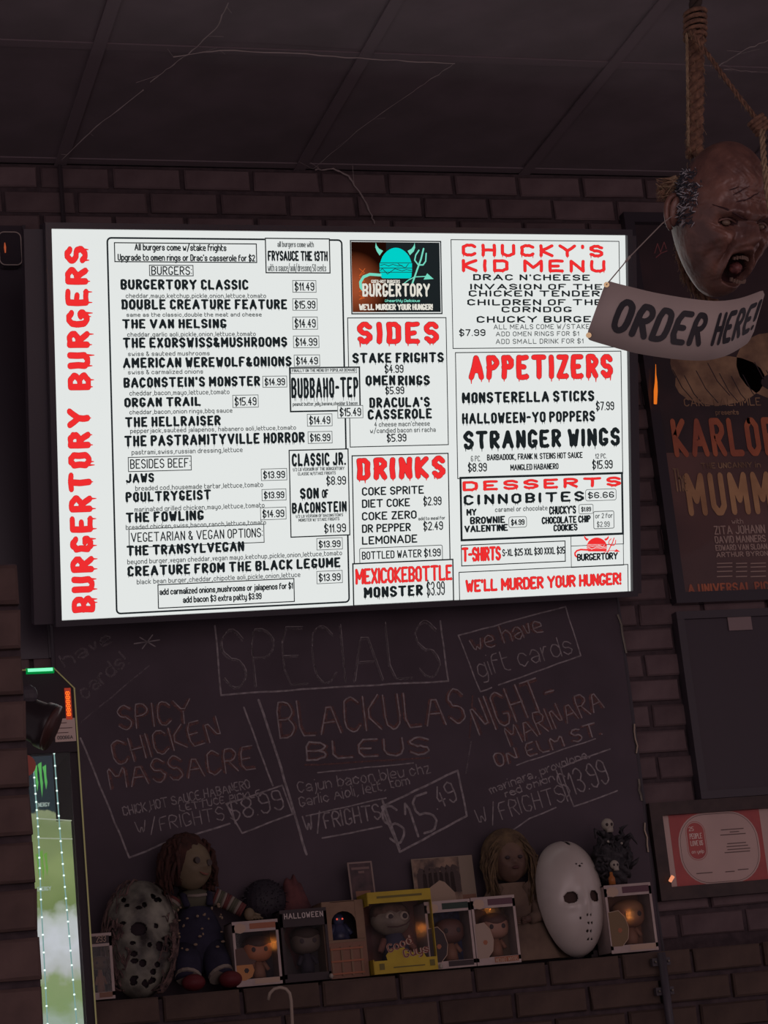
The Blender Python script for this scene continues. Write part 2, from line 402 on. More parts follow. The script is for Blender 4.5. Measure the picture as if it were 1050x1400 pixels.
# ================================================================== TELEVISION (menu screen)
TVR = (0.30364054, -0.02546039, 0.05870857); TW, TH = 1.44985, .88925
tv = thing('television', 'glowing wall television showing the black and red burger menu', 'television', (1.45081, -.28, 3.01960), TVR)
TM = Matrix.Translation(tv.location) @ __import__('mathutils').Euler(TVR).to_matrix().to_4x4()
mb = MB(); b = .014
mb.box((0, .032, 0), (TW+2*b, .05, TH+2*b), black); mb.build('television_back', tv)
for xa, wd in ((-TW/2-b-.022, .044), (TW/2+b+.012, .024)): mb = MB(); mb.box((xa, .034, -.004), (wd, .03, TH+.01), dark_panel); mb.build('side_panel', tv)
mb = MB()
for c, d in (((0, 0, TH/2+b/2), (TW+2*b, .018, b)), ((0, 0, -TH/2-b/2), (TW+2*b, .018, b)), ((-TW/2-b/2, 0, 0), (b, .018, TH)), ((TW/2+b/2, 0, 0), (b, .018, TH))): mb.box(c, d, black_gloss)
mb.build('bezel', tv)
mb = MB(); mb.tube([(-.2, .05, .1), (-.2, .17, .02)], .012, black); mb.tube([(.2, .05, .1), (.2, .17, .02)], .012, black); mb.box((0, .062, 0), (.5, .012, .3), black); mb.build('wall_bracket', tv)
white = emis('screen_white', (.80, .83, .815), .96)
e_blk = emis('screen_black', (.012, .016, .018), 1); e_gry = emis('screen_grey', (.09, .10, .10), 1)
e_red = emis('screen_red', (.86, .028, .03), 1); e_dkred = emis('screen_dark_red', (.45, .04, .03), 1)
e_teal = emis('screen_teal', (0, .62, .57), 1); e_teal2 = emis('screen_pale_teal', (.18, .68, .52), 1); e_cream = emis('screen_cream', (.75, .72, .64), 1); e_org = emis('screen_orange', (.55, .10, .02), 1)
mb = MB(); mb.rect(-TW/2, -TH/2, TW/2, TH/2, .004, white); screen = mb.build('screen', tv)
Y0 = .002
def B(mb, x0, y0, x1, y1, w=1, m=e_blk, fill=True, y=None, rnd=0):
    y = Y0 if y is None else y
    a = onplane(x0, y0, TM); c = onplane(x1, y1, TM); px = .00182
    if fill: mb.rect(a.x, c.z, c.x, a.z, y+.0004, white)
    if rnd:
        r = rnd*px; X0, X1, Z0, Z1 = a.x, c.x, c.z, a.z; P = []
        for cx, cz, s in ((X1-r, Z1-r, 0), (X0+r, Z1-r, 1), (X0+r, Z0+r, 2), (X1-r, Z0+r, 3)):
            P += [(cx+r*math.cos((s+k/4)*math.pi/2), cz+r*math.sin((s+k/4)*math.pi/2)) for k in range(5)]
        ribbon(mb, P+P[:1], w*px, y, m)
    else: mb.outline(a.x, c.z, c.x, a.z, y, w*px, m)
def T(mb, t, x0, x1, yt, yb, st='T', y=None):
    y = Y0-.0006 if y is None else y
    if st == 'H': box_text(mb, TM, t, x0, x1, yt, yb, min(3.9, (yb-yt)*.28), y, e_blk, horror=1, drip=.26, gap=2.7)
    elif st == 'HH': box_text(mb, TM, t, x0, x1, yt, yb, 5.8, y, e_blk, horror=1, drip=.24, gap=2.9)
    elif st == 'HW': box_text(mb, TM, t, x0, x1, yt, yb, 2.5, y, e_blk, horror=1, drip=.14, gap=1.9)
    elif st == 'R': box_text(mb, TM, t, x0, x1, yt, yb, min(7, (yb-yt)*.235), y, e_red, horror=1, drip=.24, gap=3.0, under=(e_blk, .9))
    elif st == 'RW': box_text(mb, TM, t, x0, x1, yt, yb, 3.9, y, e_red, horror=1, drip=.22, gap=2.2, under=(e_dkred, .7))
    elif st == 'RT': box_text(mb, TM, t, x0, x1, yt, yb, 2.5, y, e_red, horror=1, drip=.1, gap=1.6, under=(e_dkred, .9))
    elif st == 'M': box_text(mb, TM, t, x0, x1, yt, yb, 2.1, y, e_blk, gap=1.6)
    elif st == 'S': box_text(mb, TM, t, x0, x1, yt, yb, .95, y, e_gry, gap=1.7)
    else: box_text(mb, TM, t, x0, x1, yt, yb, 1.5, y, e_blk, gap=1.6)
def P_(mb, t, x0, y0, x1, y1, rnd=0, st='T'):   # price in a little box
    B(mb, x0, y0, x1, y1, .8, e_gry, rnd=rnd); T(mb, t, x0+3, x1-3, y0+3, y1-2.5, st)
def panel(mb, label=None):
    o = mb.build('menu_panel', screen)
    if label: o['label'] = label
mb = MB()
for t, yb_, yt_ in (('BURGERS', 533, 337), ('BURGERTORY', 837, 558)):
    xb = 122+ (9 if yb_ > 600 else 0)*.5; cap_l = xb-31
    a = onplane(xb+2 if yb_ > 600 else xb, yb_, TM); bb = onplane(xb, yt_, TM); c = onplane(cap_l, (yb_+yt_)/2, TM); d = onplane(xb, (yb_+yt_)/2, TM)
    px = .00182
    write(mb, t, (d.x, a.z), (0, 1), (-1, 0), bb.z-a.z, d.x-c.x, 7.6*px, Y0, e_red, horror=1, drip=.26, gap=3.0, under=(e_dkred, .8*px))
panel(mb, 'red dripping title running up the left side of the screen')
# burgers panel
mb = MB()
B(mb, 147, 325, 478, 823, 2.2, fill=False, rnd=5, y=.003)
B(mb, 156, 331, 352, 359.5, 1.3); T(mb, 'All burgers come w/stake frights', 184, 310, 333.5, 343); T(mb, 'Upgrade to omen rings or Drac\'s casserole for $2', 161, 349, 347.5, 357)
B(mb, 204, 362, 265, 377.6, 1); T(mb, 'BURGERS:', 207, 263, 364, 376)
for t, x0, x1, yt, yb in (('BURGERTORY CLASSIC', 165, 340, 382, 396), ('DOUBLE CREATURE FEATURE', 166, 393, 409, 423), ('THE VAN HELSING', 167, 310, 436, 449), ('THE EXORSWISS&MUSHROOMS', 168, 393, 461, 475),
    ('AMERICAN WEREWOLF&ONIONS', 168, 399, 488, 502), ("BACONSTEIN'S MONSTER", 169, 356, 515, 529), ('ORGAN TRAIL', 170, 275, 543, 556), ('THE HELLRAISER', 171, 302, 569, 583), ('THE PASTRAMITYVILLE HORROR', 170, 417, 593, 608),
    ('JAWS', 172, 211, 647, 660), ('POULTRYGEIST', 172, 289, 671, 685), ('THE FOWLING', 172, 279, 699, 713), ('THE TRANSYLVEGAN', 173, 334, 743, 757), ('CREATURE FROM THE BLACK LEGUME', 174, 466, 768, 782)): T(mb, t, x0, x1, yt, yb, 'H')
for t, x0, x1, yt, yb in (('cheddar,mayo,ketchup,pickle,onion,lettuce,tomato', 172, 364, 401, 407.5), ('same as the classic,double the meat and cheese', 173, 358, 427, 433), ('cheddar,garlic aoli,pickle,onion,lettuce,tomato', 174, 350, 453.5, 460),
    ('swiss & sauteed mushrooms', 175, 287, 480, 486.5), ('swiss & carmalized onions', 175, 278, 505, 511.5), ('cheddar,bacon,mayo,lettuce,tomato', 177, 314, 533, 540), ('cheddar,bacon,onion rings,bbq sauce', 177, 318, 559, 565.5),
    ('pepperjack,sauteed jalapenos, habanero aoli,lettuce,tomato', 178, 405, 583.5, 590), ('pastrami,swiss,russian dressing,lettuce', 180, 332, 613, 620), ('breaded cod,housemade tartar,lettuce,tomato', 185, 360, 661.5, 668.5),
    ('marinated grilled chicken,mayo,lettuce,tomato', 184, 362, 690, 697), ('breaded chicken,swiss,bacon,ranch,lettuce,tomato', 172, 364, 714, 721), ('beyond burger,vegan cheddar,vegan mayo,ketchup,pickle,onion,lettuce,tomato', 174, 468, 758.5, 765.5),
    ('black bean burger,cheddar,chipotle aoli,pickle,onion,lettuce', 187, 411, 787, 794)): T(mb, t, x0, x1, yt, yb, 'S')
for t, *r_ in (('$11.49', 400, 383, 433, 400), ('$15.99', 400, 408, 434.5, 424.5), ('$14.49', 400, 433, 435, 450.5), ('$14.99', 401, 459, 437, 475.5), ('$14.49', 402, 485, 438, 501), ('$14.99', 359, 514, 393, 529.5), ('$15.49', 318, 540, 354, 557),
    ('$14.49', 420, 566, 455, 582.5), ('$16.99', 421, 590, 455, 606), ('$13.99', 357, 641, 393, 656.5), ('$13.99', 358, 669, 392, 684), ('$14.99', 356, 694, 392, 710), ('$13.99', 433, 736, 469, 751), ('$13.99', 433, 781, 469, 797)): P_(mb, t, *r_)
B(mb, 175, 625, 262.5, 643, 1); T(mb, 'BESIDES BEEF:', 178, 261, 627, 640)
B(mb, 176, 723, 362, 742, 1); T(mb, 'VEGETARIAN & VEGAN OPTIONS:', 179, 360, 725, 738)
B(mb, 215.5, 799, 403.5, 823, 1.3); T(mb, 'add carmalized onions,mushrooms or jalapenos for $1', 218, 401, 800.5, 809.5); T(mb, 'add bacon $3 extra patty $3.99', 250, 358, 813, 822)
panel(mb, 'burgers list with small boxed prices')
mb = MB(); Y0 = 0
B(mb, 362, 325, 452, 374, 1.5); T(mb, 'all burgers come with', 379, 429, 330, 338, 'S'); T(mb, 'FRYSAUCE THE 13TH', 366, 448, 343, 357, 'HW'); T(mb, 'with a sauce/aoli/dressing 50 cents', 366, 446, 361, 371, 'S'); panel(mb)
mb = MB(); B(mb, 395, 502, 493.5, 562, 2); B(mb, 397, 502.5, 488, 510, .7, e_gry); T(mb, 'FINALLY ON THE MENU BY POPULAR DEMAND', 399, 486, 504, 508.5, 'S'); T(mb, 'BUBBAHO-TEP', 398, 490, 516, 544, 'H'); T(mb, 'peanut butter,jelly,banana,cheddar & bacon', 400, 489, 549, 554.5, 'S')
Y0 = -.001; P_(mb, '$15.49', 461, 554.5, 496.5, 571.5); Y0 = 0; panel(mb)
mb = MB(); B(mb, 394.5, 615, 479, 732, 1.5); T(mb, 'CLASSIC JR.', 399, 473, 619, 637, 'H'); T(mb, '1/2 LB VERSION OF THE BURGERTORY', 400, 471, 639, 643.5, 'S'); T(mb, 'CLASSIC W/STAKE FRIGHTS', 407, 459, 645, 649.5, 'S'); T(mb, '$8.99', 446, 473, 651, 663)
T(mb, 'SON', 410, 436, 667, 682, 'H'); T(mb, 'OF', 440, 449, 669, 681, 'HW'); T(mb, 'BACONSTEIN', 399, 474, 686, 701, 'H'); T(mb, '1/2 LB VERSION OF BACONSTEIN\'S', 404, 469, 703, 707, 'S'); T(mb, 'MONSTER W/ STAKE FRIGHTS', 408, 464, 708, 712.5, 'S'); T(mb, '$11.99', 443, 473, 716, 728); panel(mb)
mb = MB(); Y0 = .002
B(mb, 475, 434, 614, 608.5, 1.2); T(mb, 'SIDES', 489, 600, 440, 470, 'R'); T(mb, 'STAKE FRIGHTS', 482, 607, 482, 496, 'H'); T(mb, '$4.99', 526, 552, 498.5, 510)
T(mb, 'OMEN', 500, 541, 513, 527, 'H'); T(mb, 'RINGS', 544, 588, 513, 527, 'H'); T(mb, '$5.99', 527, 553, 528.5, 539); T(mb, "DRACULA'S", 505, 588, 543, 557, 'H'); T(mb, 'CASSEROLE', 503, 591, 559, 573, 'H')
T(mb, "4 cheese macn'cheese", 512, 588, 576, 583, 'S'); T(mb, 'w/candied bacon sri racha', 506, 596, 584.5, 591.5, 'S'); T(mb, '$5.99', 529, 556, 593, 604); panel(mb, 'sides list with red dripping heading')
mb = MB(); B(mb, 481, 622.5, 616.5, 768, 1.5); T(mb, 'DRINKS', 488, 609, 625, 655, 'R')
for t, x1, yt in (('COKE SPRITE', 580, 665), ('DIET COKE', 561, 682), ('COKE ZERO', 570, 699), ('DR PEPPER', 562, 716), ('LEMONADE', 571, 732)): T(mb, t, 495, x1, yt, yt+11.5, 'M')
T(mb, '$2.99', 579, 604, 679, 691); T(mb, 'add to meal for', 572, 609, 706, 711, 'S'); T(mb, '$2.49', 579, 606, 713, 725)
B(mb, 492, 750, 605.5, 766, 1, e_gry, rnd=2); T(mb, 'BOTTLED WATER $1.99', 495, 603, 752, 763); panel(mb, 'drinks list with red dripping heading')
mb = MB(); Y0 = 0; B(mb, 481.5, 770, 621, 822, 1.8); T(mb, 'MEXICOKEBOTTLE', 486, 618, 775, 796, 'RT'); T(mb, 'MONSTER', 497, 578, 801, 816, 'H'); T(mb, '$3.99', 583, 608, 795, 814); panel(mb)
Y0 = .002
mb = MB(); B(mb, 616.5, 327, 849.5, 475, 1.1); T(mb, "CHUCKY'S", 632, 825, 334, 351, 'RW'); T(mb, 'KID MENU', 632, 828, 355, 372, 'RW')
for t, x0, x1, yt, yb in (("DRAC N'CHEESE", 647, 807, 375, 383.5), ('INVASION OF THE', 643, 824, 388, 396), ('CHICKEN TENDERS', 641, 834, 397, 405.5), ('CHILDREN OF THE', 639, 824, 409, 417.5), ('CORNDOG', 686, 782, 419, 427), ('CHUCKY BURGER', 652, 822, 432, 441)): T(mb, t, x0, x1, yt, yb, 'HW')
T(mb, '$7.99', 628, 664, 450, 459.5, 'T'); T(mb, 'ALL MEALS COME W/STAKE FRIGHTS', 675, 848, 443, 450, 'S'); T(mb, 'ADD OMEN RINGS FOR $1', 678, 792, 453, 459.5, 'S'); T(mb, 'ADD SMALL DRINK FOR $1', 678, 798, 463, 470, 'S'); panel(mb, 'kid menu list with wide red heading')
mb = MB(); B(mb, 622.5, 481.5, 852.5, 648, 1.2); T(mb, 'APPETIZERS', 641, 838, 485, 518, 'R'); T(mb, 'MONSTERELLA STICKS', 632, 813, 535, 550, 'H'); T(mb, '$7.99', 815, 840, 549, 561); T(mb, 'HALLOWEEN-YO POPPERS', 632, 814, 563, 578, 'H'); T(mb, 'STRANGER WINGS', 634, 848, 587, 612, 'HH')
T(mb, '6 PC.', 644, 658, 623, 631, 'S'); T(mb, 'BARBADOOK, FRANK N. STEINS HOT SAUCE', 666, 797, 619.5, 628); T(mb, '12 PC.', 814, 830, 620, 627, 'S'); T(mb, '$8.99', 640, 666, 633, 645); T(mb, 'MANGLED HABANERO', 698, 764, 634, 642.5); T(mb, '$15.99', 810, 838, 629, 641); panel(mb, 'appetizers list with tall red heading')
mb = MB(); B(mb, 628.5, 652, 853.5, 731, 3); T(mb, 'DESSERTS', 633, 849, 655, 668, 'RW'); T(mb, 'CINNOBITES', 634, 799, 674, 688, 'H'); P_(mb, '$6.66', 801, 669.5, 843, 683.5, 3); T(mb, 'caramel or chocolate', 677, 749, 692, 699, 'S')
T(mb, 'MY', 638, 652, 695.5, 705, 'HW'); T(mb, 'BROWNIE', 643, 691, 706, 716, 'HW'); T(mb, 'VALENTINE', 635, 695, 717.5, 727, 'HW'); P_(mb, '$4.99', 696, 707, 720.5, 720.5, 3); T(mb, "CHUCKY'S", 751, 788, 691.5, 703, 'HW'); T(mb, 'CHOCOLATE CHIP', 741, 808, 705.5, 715.5, 'HW'); T(mb, 'COOKIES', 757, 790, 716.5, 726, 'HW')
P_(mb, '$1.89', 792, 690, 811.5, 702, 2); B(mb, 812, 699.5, 840, 722, 1, e_gry, rnd=2); T(mb, 'or 2 for', 814, 838, 701.5, 708.5, 'S'); T(mb, '$2.99', 816.5, 834, 713, 720.5, 'S'); panel(mb, 'thick framed desserts list')
mb = MB(); B(mb, 630.5, 745, 774, 768, 1.3); T(mb, 'T-SHIRTS', 632, 685, 748, 767, 'RT'); T(mb, 'S-XL $25 XXL $30 XXXL $35', 687, 773, 749, 759); panel(mb)
mb = MB(); B(mb, 627.5, 782, 860, 812, 1.2); T(mb, "WE'LL MURDER YOUR HUNGER!", 637, 850, 788, 804.5, 'RT'); panel(mb)
# the shop's logo, drawn from measured outline points (crop pixels: 470+X/7, 320+Y/7)
def logo(mb, fx, cols, y, tail=True):
    bun, dark, horn, line = cols
    def q(pts): return [(lambda v: (v.x, v.z))(onplane(*fx(*p), TM)) for p in pts]
    def poly(pts, m, dy=0): mb.flat(q(pts), y+dy, m)
    def ln(pts, w, m, dy=-.0004):
        ribbon(mb, q(pts), w*.00182/7*abs(fx(7, 0)[0]-fx(0, 0)[0])*1.0, y+dy, m)
    dome = [(350+300*k/14, 272-142*math.sin(math.pi*k/14)**.6) for k in range(15)]
    poly(dome, bun)
    poly([(345, 278), (655, 278), (655, 322), (345, 322)], bun); poly([(345, 328), (655, 328), (655, 362), (345, 362)], bun)
    poly([(352, 368), (652, 368), (650, 408), (636, 424), (372, 424), (356, 408)], bun)
    ln([(352, 300), (390, 290), (430, 305), (470, 290), (520, 305), (560, 300)], 6, dark); ln([(520, 284), (590, 325), (620, 285)], 6, dark)
    ln([(352, 348), (370, 330), (420, 382), (490, 332), (560, 352), (600, 340), (650, 350)], 6, dark)
    poly([(378, 160), (340, 140), (318, 110), (308, 80), (303, 125), (318, 165), (345, 205)], horn)
    poly([(612, 160), (650, 140), (672, 110), (680, 82), (685, 130), (672, 165), (635, 202)], horn)
    ln([(655, 480), (700, 350), (740, 240), (765, 140)], 16, horn); ln([(720, 155), (690, 200), (680, 250), (715, 295), (760, 295), (785, 260), (790, 185)], 13, horn)
    if tail:
        ln([(350, 392), (250, 385), (190, 410), (160, 460), (165, 510), (190, 540)], 26, horn); ln([(575, 475), (620, 440), (680, 410), (780, 405)], 9, horn)
        poly([(765, 435), (800, 375), (862, 430)], horn)
mb = MB(); Y0 = .002; B(mb, 478.6, 328, 605.5, 429.5, 1.6, fill=False)
a = onplane(480.5, 330.5, TM); c = onplane(603, 426.5, TM); mb.rect(a.x, c.z, c.x, a.z, Y0, e_blk)
a = onplane(481, 366, TM); c = onplane(497, 412, TM)
glow = bpy.data.materials.new('screen_fire_glow'); glow.use_nodes = True; nt = glow.node_tree; nt.nodes.clear()
tc = nt.nodes.new('ShaderNodeTexCoord'); vm = nt.nodes.new('ShaderNodeVectorMath'); vm.operation = 'DISTANCE'; ctr = onplane(484, 392, TM); vm.inputs[1].default_value = (ctr.x, Y0, ctr.z)
mr = nt.nodes.new('ShaderNodeMapRange'); mr.inputs['From Min'].default_value = .015; mr.inputs['From Max'].default_value = .085; mr.inputs['To Min'].default_value = .32; mr.inputs['To Max'].default_value = .012
em = nt.nodes.new('ShaderNodeEmission'); em.inputs[0].default_value = (1, .22, .08, 1); ou = nt.nodes.new('ShaderNodeOutputMaterial')
nt.links.new(tc.outputs['Object'], vm.inputs[0]); nt.links.new(vm.outputs['Value'], mr.inputs['Value']); nt.links.new(mr.outputs[0], em.inputs[1]); nt.links.new(em.outputs[0], ou.inputs[0])
a = onplane(480.5, 330.5, TM); c = onplane(530, 426.5, TM); mb.rect(a.x, c.z, c.x, a.z, Y0-.0003, glow)
fx = lambda X, Y: (470+X/7, 320+Y/7)
logo(mb, fx, (e_teal, e_blk, e_teal2, e_blk), Y0-.0008)
for zz in (0, 1, 2, 3):
    ribbon(mb, [(lambda v: (v.x, v.z))(onplane(*fx(*p), TM)) for p in ((150, 330+85*zz), (200, 370+80*zz), (150, 400+75*zz), (205, 330+85*zz))], .0016, Y0-.0007, e_org)
YY = Y0-.0016
box_text(mb, TM, 'GOES-HOT BURGERS', 507.5, 547, 382.5, 387, 1.0, YY, e_cream, gap=1.5)
st = random.getstate(); box_text(mb, TM, 'BURGERTORY', 495.5, 588, 387.5, 405.5, 5.2, YY+.0002, e_blk, horror=1, gap=2.2); random.setstate(st)
box_text(mb, TM, 'BURGERTORY', 495.5, 588, 387.5, 405.5, 2.7, YY, e_cream, horror=1, drip=.1, gap=2.2, under=(e_cream, .2))
box_text(mb, TM, 'Unearthly Delicious', 526, 574, 409, 413, .7, YY, e_teal2, gap=1.2, slant=.2)
box_text(mb, TM, "WE'LL MURDER YOUR HUNGER!", 491, 592, 415.5, 424, 1.9, YY, e_cream, horror=1, drip=.1)
panel(mb, 'black logo picture of a teal horned burger with pitchfork')
mb = MB(); B(mb, 780.5, 731, 853.5, 773, .9); B(mb, 780.5, 731, 853.5, 744, .9, fill=False)
logo(mb, lambda X, Y: (803+(X-350)/7*.62, 735+(Y-130)/7*.45), (e_red, white, e_red, white), Y0-.0008)
box_text(mb, TM, 'BURGERTORY', 789, 845, 756, 766, 1.9, YY, e_blk, horror=1, drip=.1)
panel(mb, 'small red horned burger logo')

# ================================================================== COBWEBS on ceiling and wall
def atz(px, py, z):
    r = ray(px, py); return CAM+r*((z-CAM.z)/r.z)
def web(label, pts, rr, m, z=CEIL-.014, wall_=False, name='cobweb_strand'):
    P = [at(*p, -.02) if wall_ else atz(*p, z) for p in pts]; q = []
    for a, b in zip(P[:-1], P[1:]):
        for k in range(6): q.append(a+(b-a)*k/6+Vector([random.uniform(-.0015, .0015) for _ in range(3)]))
    q.append(P[-1]); mb = MB(); c0 = q[0].copy(); mb.tube([p-c0 for p in q], [rr*random.uniform(.5, 1.2) for _ in q], m, 4)
    for _ in range(3):
        p = random.choice(q)-c0; d = Vector((random.uniform(-.05, .05), random.uniform(-.05, .05), 0 if not wall_ else random.uniform(-.05, .05)))
        mb.tube([p, p+d*.5, p+d], rr*.3, m, 3)
    o = mb.build(name, loc=c0); return tag(o, label, 'cobweb', 'cobweb strands')
web('long slanting cobweb strand on the ceiling above the left end of the screen', [(84, 219), (130, 174), (196, 123)], .0016, cobd)
web('dusty bundle of cobweb on the ceiling where two strands meet', [(205, 112), (232, 92), (262, 70), (296, 38), (312, 4)], .0016, cobd)
web('nearly level cobweb strand across the ceiling above the middle of the screen', [(236, 78), (300, 68), (420, 74), (525, 82), (622, 87)], .0014, cobd)
web('faint slanting cobweb strand running down from the right end of the level one', [(620, 88), (590, 108), (560, 128), (500, 170), (428, 231)], .001, cobd)
web('curved cobweb strand falling on the brick above the screen', [(430, 232), (456, 231), (476, 240), (494, 266), (506, 290), (512, 306)], .0022, cobd, wall_=True)
web('thin cobweb strand on the ceiling right of the hanging noose rope', [(983, 90), (1014, 70), (1050, 55)], .0014, cobd)
web('short level cobweb thread beside the upper knotted cord', [(990, 95), (1035, 98)], .001, cobd)

# ================================================================== ROPES, HEAD, SIGN
def rope(mb, pts, R, m, turns=40, n=6, fray=0, mf=None):
    pts = [Vector(p) for p in pts]; q = []
    for a, b in zip(pts[:-1], pts[1:]):
        k = max(2, int((b-a).length/.006)); q += [a+(b-a)*i/k for i in range(k)]
    q.append(pts[-1])
    for s in range(3):
        out = []; L = 0
        for i, p in enumerate(q):
            t = (q[min(i+1, len(q)-1)]-q[max(i-1, 0)]).normalized()
            a = t.cross(Vector((0, 1, 0)));
            if a.length < .1: a = t.cross(Vector((1, 0, 0)))
            a.normalize(); b = t.cross(a); L += (q[i]-q[i-1]).length if i else 0
            w = L*turns*2*math.pi/ (R*100) + s*2.094
            out.append(p+(a*math.cos(w)+b*math.sin(w))*R*.55)
        mb.tube(out, R*.47, m, n)
    for _ in range(fray):
        p = random.choice(q); d = Vector([random.uniform(-1, 1) for _ in range(3)]).normalized()*R
        e = d.normalized()*random.uniform(.1, .5)*min(R, .008)+Vector((random.uniform(-.002, .002), 0, random.uniform(-.009, .006)))
        mb.tube([p+d*.9, p+d+e*.5, p+d+e+Vector((0, 0, -.003))], .0005, mf or m, 3)
nz = thing('hanging_rope', 'thick twisted noose rope hanging from the ceiling behind the monster head', 'rope', pt(950, 100, 3.86))
O = Vector(nz.location); mb = MB()
pr = [pt(951, -425, 3.84), pt(951, -120, 3.86), pt(951, 40, 3.86), pt(951, 120, 3.86), pt(949, 214, 3.87), pt(950, 240, 3.86)]
mb2 = MB(); rope(mb2, [p-O for p in pr[2:5]], .0165, rope_m, 32, 8, 260, rope_l); mb2.build('rope_strand', nz, True)
mb2 = MB(); rope(mb2, [p-O for p in pr[:3]], .0125, mat('dark_rope', (.05, .035, .03), .9), 24, 6, 30); o = mb2.build('upper_rope', nz, True); tag(o, 'dark shaded upper length of rope')  # upper length is thinner and uses a darker rope colour
mb2 = MB()
for k in range(5):
    c = pt(951, 22+8*k, 3.86)-O; mb2.tube([c+Vector((.0185*math.cos(a*.524), .0185*math.sin(a*.524), .0006*a)) for a in range(13)], .0042, rope_m, 6)
mb2.build('rope_coil', nz, True)
mb2 = MB(); rope(mb2, [pt(x, y, 3.835)-O for x, y in ((939, 45), (940, 120), (941, 200))], .003, rope_l, 10, 5, 60, rope_l); mb2.build('thin_cord', nz, True)

cd2 = thing('knotted_cord', 'thin tan cord slanting from the noose rope down to a knot at right', 'rope', pt(1040, 170, 3.75)); O2 = Vector(cd2.location)
mb = MB(); rope(mb, [p-O2 for p in (pt(944, 42, 3.83), pt(966, 72, 3.82), pt(985, 98, 3.80), pt(1010, 132, 3.78), pt(1036, 164, 3.75))], .0046, rope_m, 12, 6, 90, rope_l); mb.build('cord', cd2, True)
mb = MB()
for k in range(4):
    c = Vector((.004*k-.008, 0, -.006*k+.008)); mb.tube([c+Vector((.012*math.cos(a*.524), .012*math.sin(a*.524), .008*math.cos(a*.524))) for a in range(13)], .0042, rope_m, 6)
mb.build('knot', cd2, True)
mb = MB(); rope(mb, [p-O2 for p in (pt(1042, 178, 3.72), pt(1044, 215, 3.69), pt(1049, 262, 3.67), pt(1060, 330, 3.67), pt(1062, 400, 3.69))], .0055, rope_l, 12, 6, 60, rope_l); mb.build('cord_end', cd2, True)

HT = 3.79
head = thing('monster_head', 'bald snarling monster head prop hanging above the order sign', 'halloween prop', pt(986, 300, HT))
Rc = M.copy(); # camera axes
base = Matrix((Rc.col[0], -Rc.col[2], Rc.col[1])).transposed()    # x right, y away, z up as seen
Rh = base @ Matrix.Rotation(math.radians(3), 3, 'Y') @ Matrix.Rotation(math.radians(24), 3, 'Z') @ Matrix.Rotation(math.radians(8), 3, 'X')
head.rotation_euler = Rh.to_euler()
def gs(x, z, x0, z0, sx, sz, p=2): return math.exp(-abs((x-x0)/sx)**p-abs((z-z0)/sz)**p)
def headfn(d, p, a=.080, c=.134):
    x, y, z = p; X = x/a; Z = z/c
    w = 1.0
    if Z < -.1: w = 1-.25*(-.1-Z)**1.3
    if Z > .2: w = 1+.05*(Z-.2)
    x *= w; X *= w
    if y > 0 and Z < -.2: y *= 1-.55*min(1, (-.2-Z))
    fr = max(0, -d.y)**.7; dy = 0
    for s in (-1, 1):
        dy += .013*gs(X, Z, s*.42, .10-.0*s, .34, .075)+.005*gs(X, Z, s*.7, .2, .3, .15)
        dy -= .029*gs(X, Z, s*.42, -.045, .20, .08)
        dy += .010*gs(X, Z, s*.20, -.29, .09, .06)
        dy += .014*gs(X, Z, s*.58, -.24, .2, .12)
        dy -= .013*gs(X-s*.30*(-.35-Z), Z, s*.34, -.38, .05, .20)+.008*gs(X, Z, s*.62, -.5, .07, .22)
        dy -= .005*gs(X, Z-.25*(abs(X)-.5), s*.62, -.13, .16, .018)+.004*gs(X, Z-.3*(abs(X)-.5), s*.60, -.19, .15, .015)
        dy -= .005*gs(X-s*.16*Z, Z, s*.20, -.12, .03, .10)
        dy -= .009*gs(X, Z, s*.085, .12, .03, .08)
        dy -= .006*gs(X, Z, s*.85, .15, .12, .2)
    dy += .030*gs(X, Z, 0, -.22, .13, .12)+.016*gs(X, Z, 0, -.04, .10, .16)+.009*gs(X, Z, 0, .10, .14, .06)
    dy -= .008*gs(X, Z, 0, .0, .25, .02)
    dy -= .050*gs(X, Z, 0, -.60, .27, .19, 4)
    R_ = math.hypot(X/.34, (Z+.60)/.24); dy += .012*math.exp(-((R_-1)/.16)**2)
    dy += .018*gs(X, Z, 0, -.90, .3, .10)
    for k, zz in enumerate((.26, .33, .41)): dy -= .0022*gs(X, Z+.05*X, .1, zz, .45, .016)
    dy -= .004*gs(X-.55*(Z-.45)-.35, 0, 0, 0, .04, 1)*(1 if Z > .1 else 0)
    dy += .0016*math.sin(23*X+3*math.sin(9*Z))*math.sin(19*Z)+.0009*math.sin(51*X+4*math.sin(21*Z))*math.sin(37*Z+5*X)
    return (x, y-dy*fr, z)
mb = MB(); mb.ell((0, 0, 0), (.080, .098, .134), skin, 240, 210, headfn)
for k, f in enumerate(mb.f):
    c = [sum(mb.v[i][j] for i in f)/4 for j in range(3)]; X = c[0]/.08; Z = c[2]/.134
    if c[1] < 0 and math.hypot(X/.27, (Z+.60)/.195) < 1: mb.m[k] = mb.mi(skin_dark)
    elif c[1] < 0 and min(math.hypot((X-.42)/.20, (Z+.03)/.055), math.hypot((X+.42)/.20, (Z+.03)/.055)) < 1: mb.m[k] = mb.mi(skin_dark)
mb.build('head', head, True)
def hs(X, Z, o=-.0003):
    d = Vector((X, -math.sqrt(max(0, 1-X*X-Z*Z)), Z)); return Vector(headfn(d, Vector((d.x*.08, d.y*.098, d.z*.134))))+Vector((0, o, 0))
